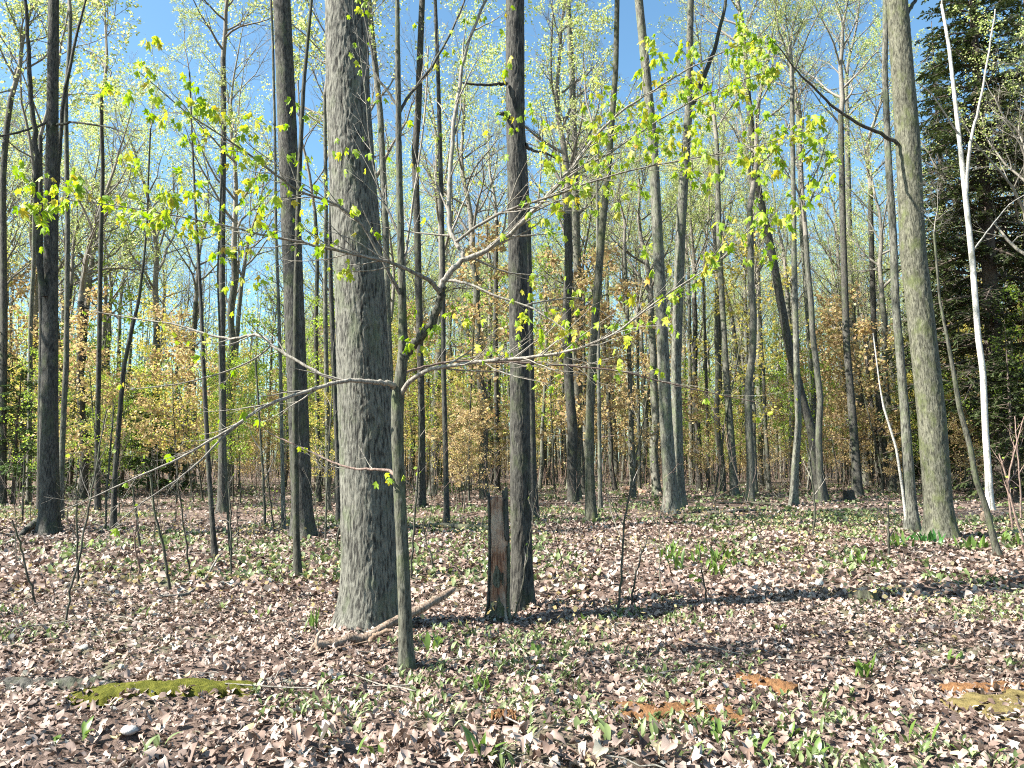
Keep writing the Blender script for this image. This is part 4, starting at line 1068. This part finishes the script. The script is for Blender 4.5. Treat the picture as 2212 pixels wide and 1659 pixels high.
Q[:, 2] = np.maximum(Q[:, 2] + .03, hgt(Q[:, 0], Q[:, 1]) + relief(Q[:, 0], Q[:, 1]) + RR * .7 + .02)
V, Fc = tubes((Q - base)[None], RR[None], 14)
obj('wood', mesh('wood', [(V + np.random.default_rng(9).normal(0, .0014, V.shape), Fc)], M['deadwood']), e)
for k, (pts_, ya, yb) in enumerate((([(800, 1385, 12), (812, 1370, 10), (835, 1362, 9), (850, 1362, 6)], fY + .2, fY + .1), ([(690, 1412, 8), (682, 1395, 8), (685, 1375, 8), (694, 1362, 5)], fY, fY + .1),
                                   ([(672, 1425, 5), (660, 1430, 5), (648, 1440, 3)], fY, fY - .2), ([(640, 1432, 2.4), (690, 1410, 2.6), (745, 1396, 2.4), (800, 1384, 2)], fY - .1, fY - .05), ([(690, 1425, 5), (705, 1438, 4), (720, 1450, 3)], fY - .05, fY - .2))):
    limb(e, base, pts_, ya, yb, 'deadwood', 'side_branch', 6, seed=k)
fallen('curved dry stick lying across the litter by the bowed stem', [(90, 1290, 4, 0), (200, 1283, 5, 0), (280, 1286, 5, 0), (350, 1294, 5.5, 0), (410, 1286, 6, 0), (445, 1262, 5, .05), (470, 1235, 4, .15), (480, 1225, 3, .2)], 'twig', 7, seed=1)
fallen('dark mossy log lying behind the broken snag', [(878, 1147, 10, 0), (930, 1144, 12, 0), (990, 1146, 13, 0), (1050, 1148, 12, 0), (1100, 1150, 10, 0)], 'mossy', 10, name='fallen_log', cat='log', seed=2)
fallen('short bent log lying at the back near the straight pair', [(1345, 1060, 9, .1), (1372, 1064, 11, .05), (1392, 1068, 10, 0), (1430, 1069, 9, 0)], 'redrot', 8, name='fallen_log', cat='log', seed=3)
fallen('long thin fallen pole behind the clearing', [(1545, 1090, 4, 0), (1620, 1088, 5, 0), (1690, 1094, 5, 0), (1720, 1100, 4, 0)], 'mossy', 7, seed=4, name='fallen_pole', cat='log')
fallen('dark fallen bough with a raised stub behind the clearing', [(1500, 1108, 5, 0), (1560, 1110, 7, 0), (1600, 1108, 7, 0), (1660, 1106, 6, 0)], 'dark', 8, seed=5)
fallen('shaded log lying under the hemlock by the birch', [(2068, 1062, 9, 0), (2110, 1064, 10, 0), (2160, 1064, 10, 0), (2230, 1066, 9, 0)], 'hembark', 8, name='fallen_log', cat='log', seed=6)
fallen('dark rotted root ridge at the foot of the twin-stem tree', [(12, 1182, 5, 0), (40, 1166, 8, .0), (66, 1150, 14, .05), (80, 1140, 16, .1)], 'dark', 9, seed=7, name='fallen_log', cat='log')
fallen('short brown stick lying near the far left litter edge', [(6, 1412, 7, 0), (40, 1406, 8, 0), (98, 1412, 6, 0)], 'deadwood', 7, seed=8)
fallen('grey split branch end lying in the foreground litter', [(575, 1476, 6, 0), (610, 1478, 8, 0), (640, 1482, 6, 0)], 'pale', 7, seed=9)
fallen('thin stick leaning low left of the slim pole stem', [(560, 1212, 3, 0), (600, 1216, 4, 0), (632, 1236, 4, 0)], 'dark', 6, seed=10)
fallen('grey stick slanting out of the litter by the view edge', [(-10, 1186, 5, 0), (20, 1200, 5, 0), (50, 1214, 4, 0), (70, 1226, 3, 0)], 'mossy', 6, seed=11)
# moss ridge and rotted patches: low mounds of long decayed logs, plus one painted shadow strip
def mound(label, px0, px1, py, wpx, hh, mat, name, cat, seed, slope=0.):
    a = G(px0, py - slope); b_ = G(px1, py + slope)
    c = (a + b_) / 2; d = b_ - a; L = np.linalg.norm(d[:2]); ang = math.atan2(d[1], d[0])
    g2 = G((px0 + px1) / 2, py + wpx / 2); g1 = G((px0 + px1) / 2, py - wpx / 2)
    Wd = abs(g2[1] - g1[1])
    nu, nv = 90, 26
    U, Vv = np.meshgrid(np.linspace(-.5, .5, nu), np.linspace(-.5, .5, nv), indexing='ij')
    edge = noise2(U * 7, Vv * 3, 2., seed) * .5 + .5
    prof = np.clip(1 - (np.abs(U) * 2.) ** 4, 0, 1) ** .5 * np.clip(1 - (np.abs(Vv) * 2.05 / edge) ** 2, 0, 1) ** .6
    z = prof * hh * (.5 + .9 * noise2(U * 9, Vv * 3, 2., seed + 1)) + (noise2(U * 60, Vv * 16, 1.3, seed + 2) - .5) * .014 * (prof > .02) - .03 * (prof <= .02)
    xx = U * L; yy = Vv * Wd
    X_ = c[0] + xx * math.cos(ang) - yy * math.sin(ang); Y_ = c[1] + xx * math.sin(ang) + yy * math.cos(ang)
    c[2] = float(hgt(c[0], c[1]))
    V = np.stack([X_ - c[0], Y_ - c[1], z + hgt(X_, Y_) - c[2] + .012], -1).reshape(-1, 3)
    i_, j_ = np.meshgrid(np.arange(nu - 1), np.arange(nv - 1), indexing='ij'); q = (i_ * nv + j_).ravel()
    o = obj(name, mesh(name, [(V, np.stack([q, q + nv, q + nv + 1, q + 1], 1))], M[mat]), None, c)
    tag(o, label, cat)
mound('low ridge of bright olive moss over a buried log', 140, 560, 1502, 34, .05, 'moss', 'mossy_log', 'log', 1, -8)
mound('dark painted shadow strip lying along the moss ridge', -20, 250, 1482, 16, .05, 'dark', 'shadow_strip', 'bark', 2)  # dark-coloured mound standing in for a cast shadow band on the litter
mound('crumbled orange-red rotten wood patch in the litter', 1330, 1610, 1543, 46, .035, 'rot', 'rotten_wood', 'rotten wood', 3, 6)
mound('small streak of orange rotten wood before the clearing', 1585, 1720, 1478, 26, .03, 'rot', 'rotten_wood', 'rotten wood', 4, 14)
mound('mossy brown decayed log sunk into the ground at the right edge', 2085, 2300, 1530, 70, .05, 'mossrot', 'rotten_log', 'log', 5, -10)
mound('reddish crumbled wood beyond the mossy decayed log', 2040, 2230, 1488, 20, .03, 'rot', 'rotten_wood', 'rotten wood', 6)
mound('small reddish rotten wood spot among the foreground leaves', 1060, 1115, 1547, 20, .02, 'rot', 'rotten_wood', 'rotten wood', 7)

def stump(label, px, py, wpx, hpx, mat, seed, tilt=0.):
    g = G(px, py); sc = g[1] / F
    r_, h_ = wpx / 2 * sc, hpx * sc
    e = empty('tree_stump', (g[0], g[1], float(hgt(g[0], g[1]))), label, 'tree stump')
    th = np.arange(36) * 2 * np.pi / 36; zs = np.linspace(-.08, 1, 16) * h_
    nz = vnoise(np.stack([np.cos(th) * 3, np.sin(th) * 3, np.zeros(36)], 1), seed)
    rr_ = r_ * (1 + .5 * np.exp(-np.clip(zs, 0, 9)[:, None] / (.25 * h_)) * (1 + .5 * np.cos(5 * th + seed))[None]) * (1 + .12 * (vnoise(np.stack([(np.cos(th)[None] * 5 + zs[:, None] * 0).ravel(), (np.sin(th)[None] * 5 + zs[:, None] * 0).ravel(), np.repeat(zs * 9, 36)], 1), seed + 2).reshape(16, 36) - .5))
    z = zs[:, None] + (zs[:, None] / h_ > .9) * (nz[None] - .5) * h_ * .35
    V = np.stack([rr_ * np.cos(th), rr_ * np.sin(th), z], -1).reshape(-1, 3)
    n_, s_ = np.meshgrid(np.arange(15), np.arange(36), indexing='ij'); i0 = n_ * 36 + s_; i1 = n_ * 36 + (s_ + 1) % 36
    obj('bark', mesh('bark', [(V, np.stack([i0, i1, i1 + 36, i0 + 36], -1).reshape(-1, 4))], M[mat], False), e)
    inner = V.reshape(16, 36, 3)[-1]
    rings = [np.concatenate([inner[:, :2] * f, (inner[:, 2] - h_ * (1 - f) * .3)[:, None]], 1) for f in (.985, .7, .4, .1)]
    Vc = np.concatenate(rings)
    n_, s_ = np.meshgrid(np.arange(3), np.arange(36), indexing='ij'); i0 = n_ * 36 + s_; i1 = n_ * 36 + (s_ + 1) % 36
    obj('cut_face', mesh('cut_face', [(Vc, np.stack([i0, i1, i1 + 36, i0 + 36], -1).reshape(-1, 4)), (Vc, (np.arange(36) + 108)[None])], M['redrot'], False), e)
stump('low mossy stump sitting in the trunk shadow of the clearing', 1866, 1300, 52, 26, 'mossy', 1)
stump('small cut stump at foot of the dark straight tree', 1834, 1082, 22, 20, 'dark', 2)
stump('short orange-brown log end sitting behind the leaning stem', 2130, 1128, 22, 22, 'deadwood', 3)
stump('little broken stub in litter right of the slim pole stem', 684, 1240, 8, 16, 'deadwood', 4)

# ------------------------------------------------------------------ leafy plants one can count
r = np.random.default_rng(404)
def leek(label, px, py, n, L, wd, mat='leek', group=None, lean=(.15, .95), spread=.05):
    g = G(px, py)
    e = empty('leafy_plant', (g[0], g[1], float(hgt(g[0], g[1]))), label, 'plant', group)
    for i in range(n):
        V, Fc = blades(r, np.array([[r.normal(0, spread), r.normal(0, spread), -.01]]), 1, L, wd, lean, 6)
        obj('leaf', mesh('leaf', [(V, Fc)], M[mat]), e)
leek('clump of vivid green blades between pale-topped tree and thick mossy tree', 1998, 1180, 22, .34, .03, 'deepgreen', None, (.2, 1.), .16)
leek('broad-leaved green clump left of the vivid green blades', 1940, 1186, 16, .30, .032, 'leek', None, (.2, 1.), .15)
leek('pale green clump right of the thick mossy tree foot', 2105, 1192, 16, .30, .032, 'leek', None, (.2, 1.), .14)
leek('leafy clump beside the base of the crooked leaning stem', 2185, 1175, 14, .3, .032, 'leek', None, (.2, 1.), .14)
leek('dark-leaved upright clump in the clearing before the whip stick', 1850, 1222, 14, .26, .024, 'leek', None, (.15, .7), .09)
leek('small bright clump right of the dark-leaved upright clump', 1895, 1230, 10, .2, .024, 'leek', None, (.2, 1.), .08)
leek('single bright green plant with broad leaves in open litter before the mossy stump', 1868, 1462, 9, .20, .026, 'leek', None, (.3, 1.15), .03)
leek('fresh yellow-green leaves sprouting before the rotten wood patch', 1030, 1652, 6, .22, .024, 'leek', None, (.5, 1.2), .03)
leek('grassy tuft at the left foot of the massive maple', 672, 1368, 18, .22, .008, 'leek', None, (.1, .6), .03)
leek('small leafy sprout at the foot of the forked sapling', 935, 1405, 7, .16, .024, 'leek', None, (.4, 1.2), .04)
leek('yellow-green seedling in litter left of the sapling foot', 712, 1475, 7, .12, .026, 'leek', None, (.8, 1.35), .03)
leek('small green tuft right of the sapling foot in open litter', 1040, 1490, 12, .14, .012, 'leek', None, (.2, 1.), .03)
for px, py in ((1440, 1215), (1468, 1228), (1500, 1218), (1535, 1232), (1560, 1215), (1590, 1228), (1455, 1200), (1515, 1205), (1545, 1245)):
    leek('broad green plant in the leafy drift between clearing whips and litter', px, py, 9, .26, .028, 'leek', 'leafy drift in the clearing', (.2, 1.), .07)
for px, py, n in ((160, 1600, 6), (330, 1620, 5), (560, 1560, 5), (1180, 1560, 6), (1330, 1600, 7), (1420, 1590, 7), (1250, 1580, 6), (1390, 1625, 6), (1700, 1590, 5), (1760, 1640, 6), (1480, 1640, 6), (820, 1630, 5), (950, 1570, 5), (2000, 1610, 6), (2110, 1640, 6), (1640, 1630, 5), (700, 1600, 5), (1550, 1600, 6), (2180, 1440, 6), (2060, 1430, 5), (1110, 1440, 6), (1160, 1410, 6), (1255, 1350, 6), (1240, 1290, 6), (1680, 1360, 6), (560, 1330, 5), (480, 1320, 5), (300, 1330, 5)):
    leek('small low green plant poking through the dead leaves', px, py, n, .12, .017, 'leek' if r.random() < .55 else 'cover', 'low plants in the leaf litter', (.4, 1.25), .035)

# stones
for k, (px, py, s) in enumerate(((280, 1582, .05), (185, 1402, .045), (345, 1300, .03), (2010, 1520, .03))):
    g = G(px, py)
    th = np.linspace(0, np.pi, 9); ph_ = np.arange(14) * 2 * np.pi / 14
    V = np.stack([np.sin(th)[:, None] * np.cos(ph_), np.sin(th)[:, None] * np.sin(ph_), np.cos(th)[:, None] * np.ones(14) * .6], -1).reshape(-1, 3)
    V = V * (1 + .35 * (vnoise(V * 1.6 + 5 * k, k) - .5))[:, None] * s
    n_, s_ = np.meshgrid(np.arange(8), np.arange(14), indexing='ij'); i0 = n_ * 14 + s_; i1 = n_ * 14 + (s_ + 1) % 14
    o = obj('stone', mesh('stone', [(V, np.stack([i0, i0 + 14, i1 + 14, i1], -1).reshape(-1, 4))], M['stone']), None, (g[0], g[1], g[2] + s * .3), (0, 0, k))
    tag(o, ('rounded grey stone in the foreground litter below the moss ridge', 'flat grey stone in the litter left of the moss ridge', 'small grey stone beside the curved dry stick', 'small grey stone before the mossy decayed log')[k], 'stone')

# loose twigs lying everywhere
r = np.random.default_rng(606)
n = 700
x, y = wedge(r, n, 3.5, 20)
h = r.uniform(0, 6.28, n); L = r.uniform(.12, .75, n)
s = np.linspace(-.5, .5, 5)
P = np.stack([x[:, None] + np.cos(h)[:, None] * s * L[:, None], y[:, None] + np.sin(h)[:, None] * s * L[:, None], np.zeros((n, 5))], -1)
P += r.normal(0, .012, P.shape); P[..., 2] = hgt(P[..., 0], P[..., 1]) + .025 + np.abs(r.normal(0, .02, (n, 1))) + r.normal(0, .008, (n, 5))
Rr = np.repeat(r.uniform(.0018, .006, n)[:, None], 5, 1)
tag(obj('loose_twigs', mesh('loose_twigs', [tubes(P, Rr, 4)], M['twig'])), 'thin fallen twigs strewn over the leaf litter', 'twigs', kind='stuff')
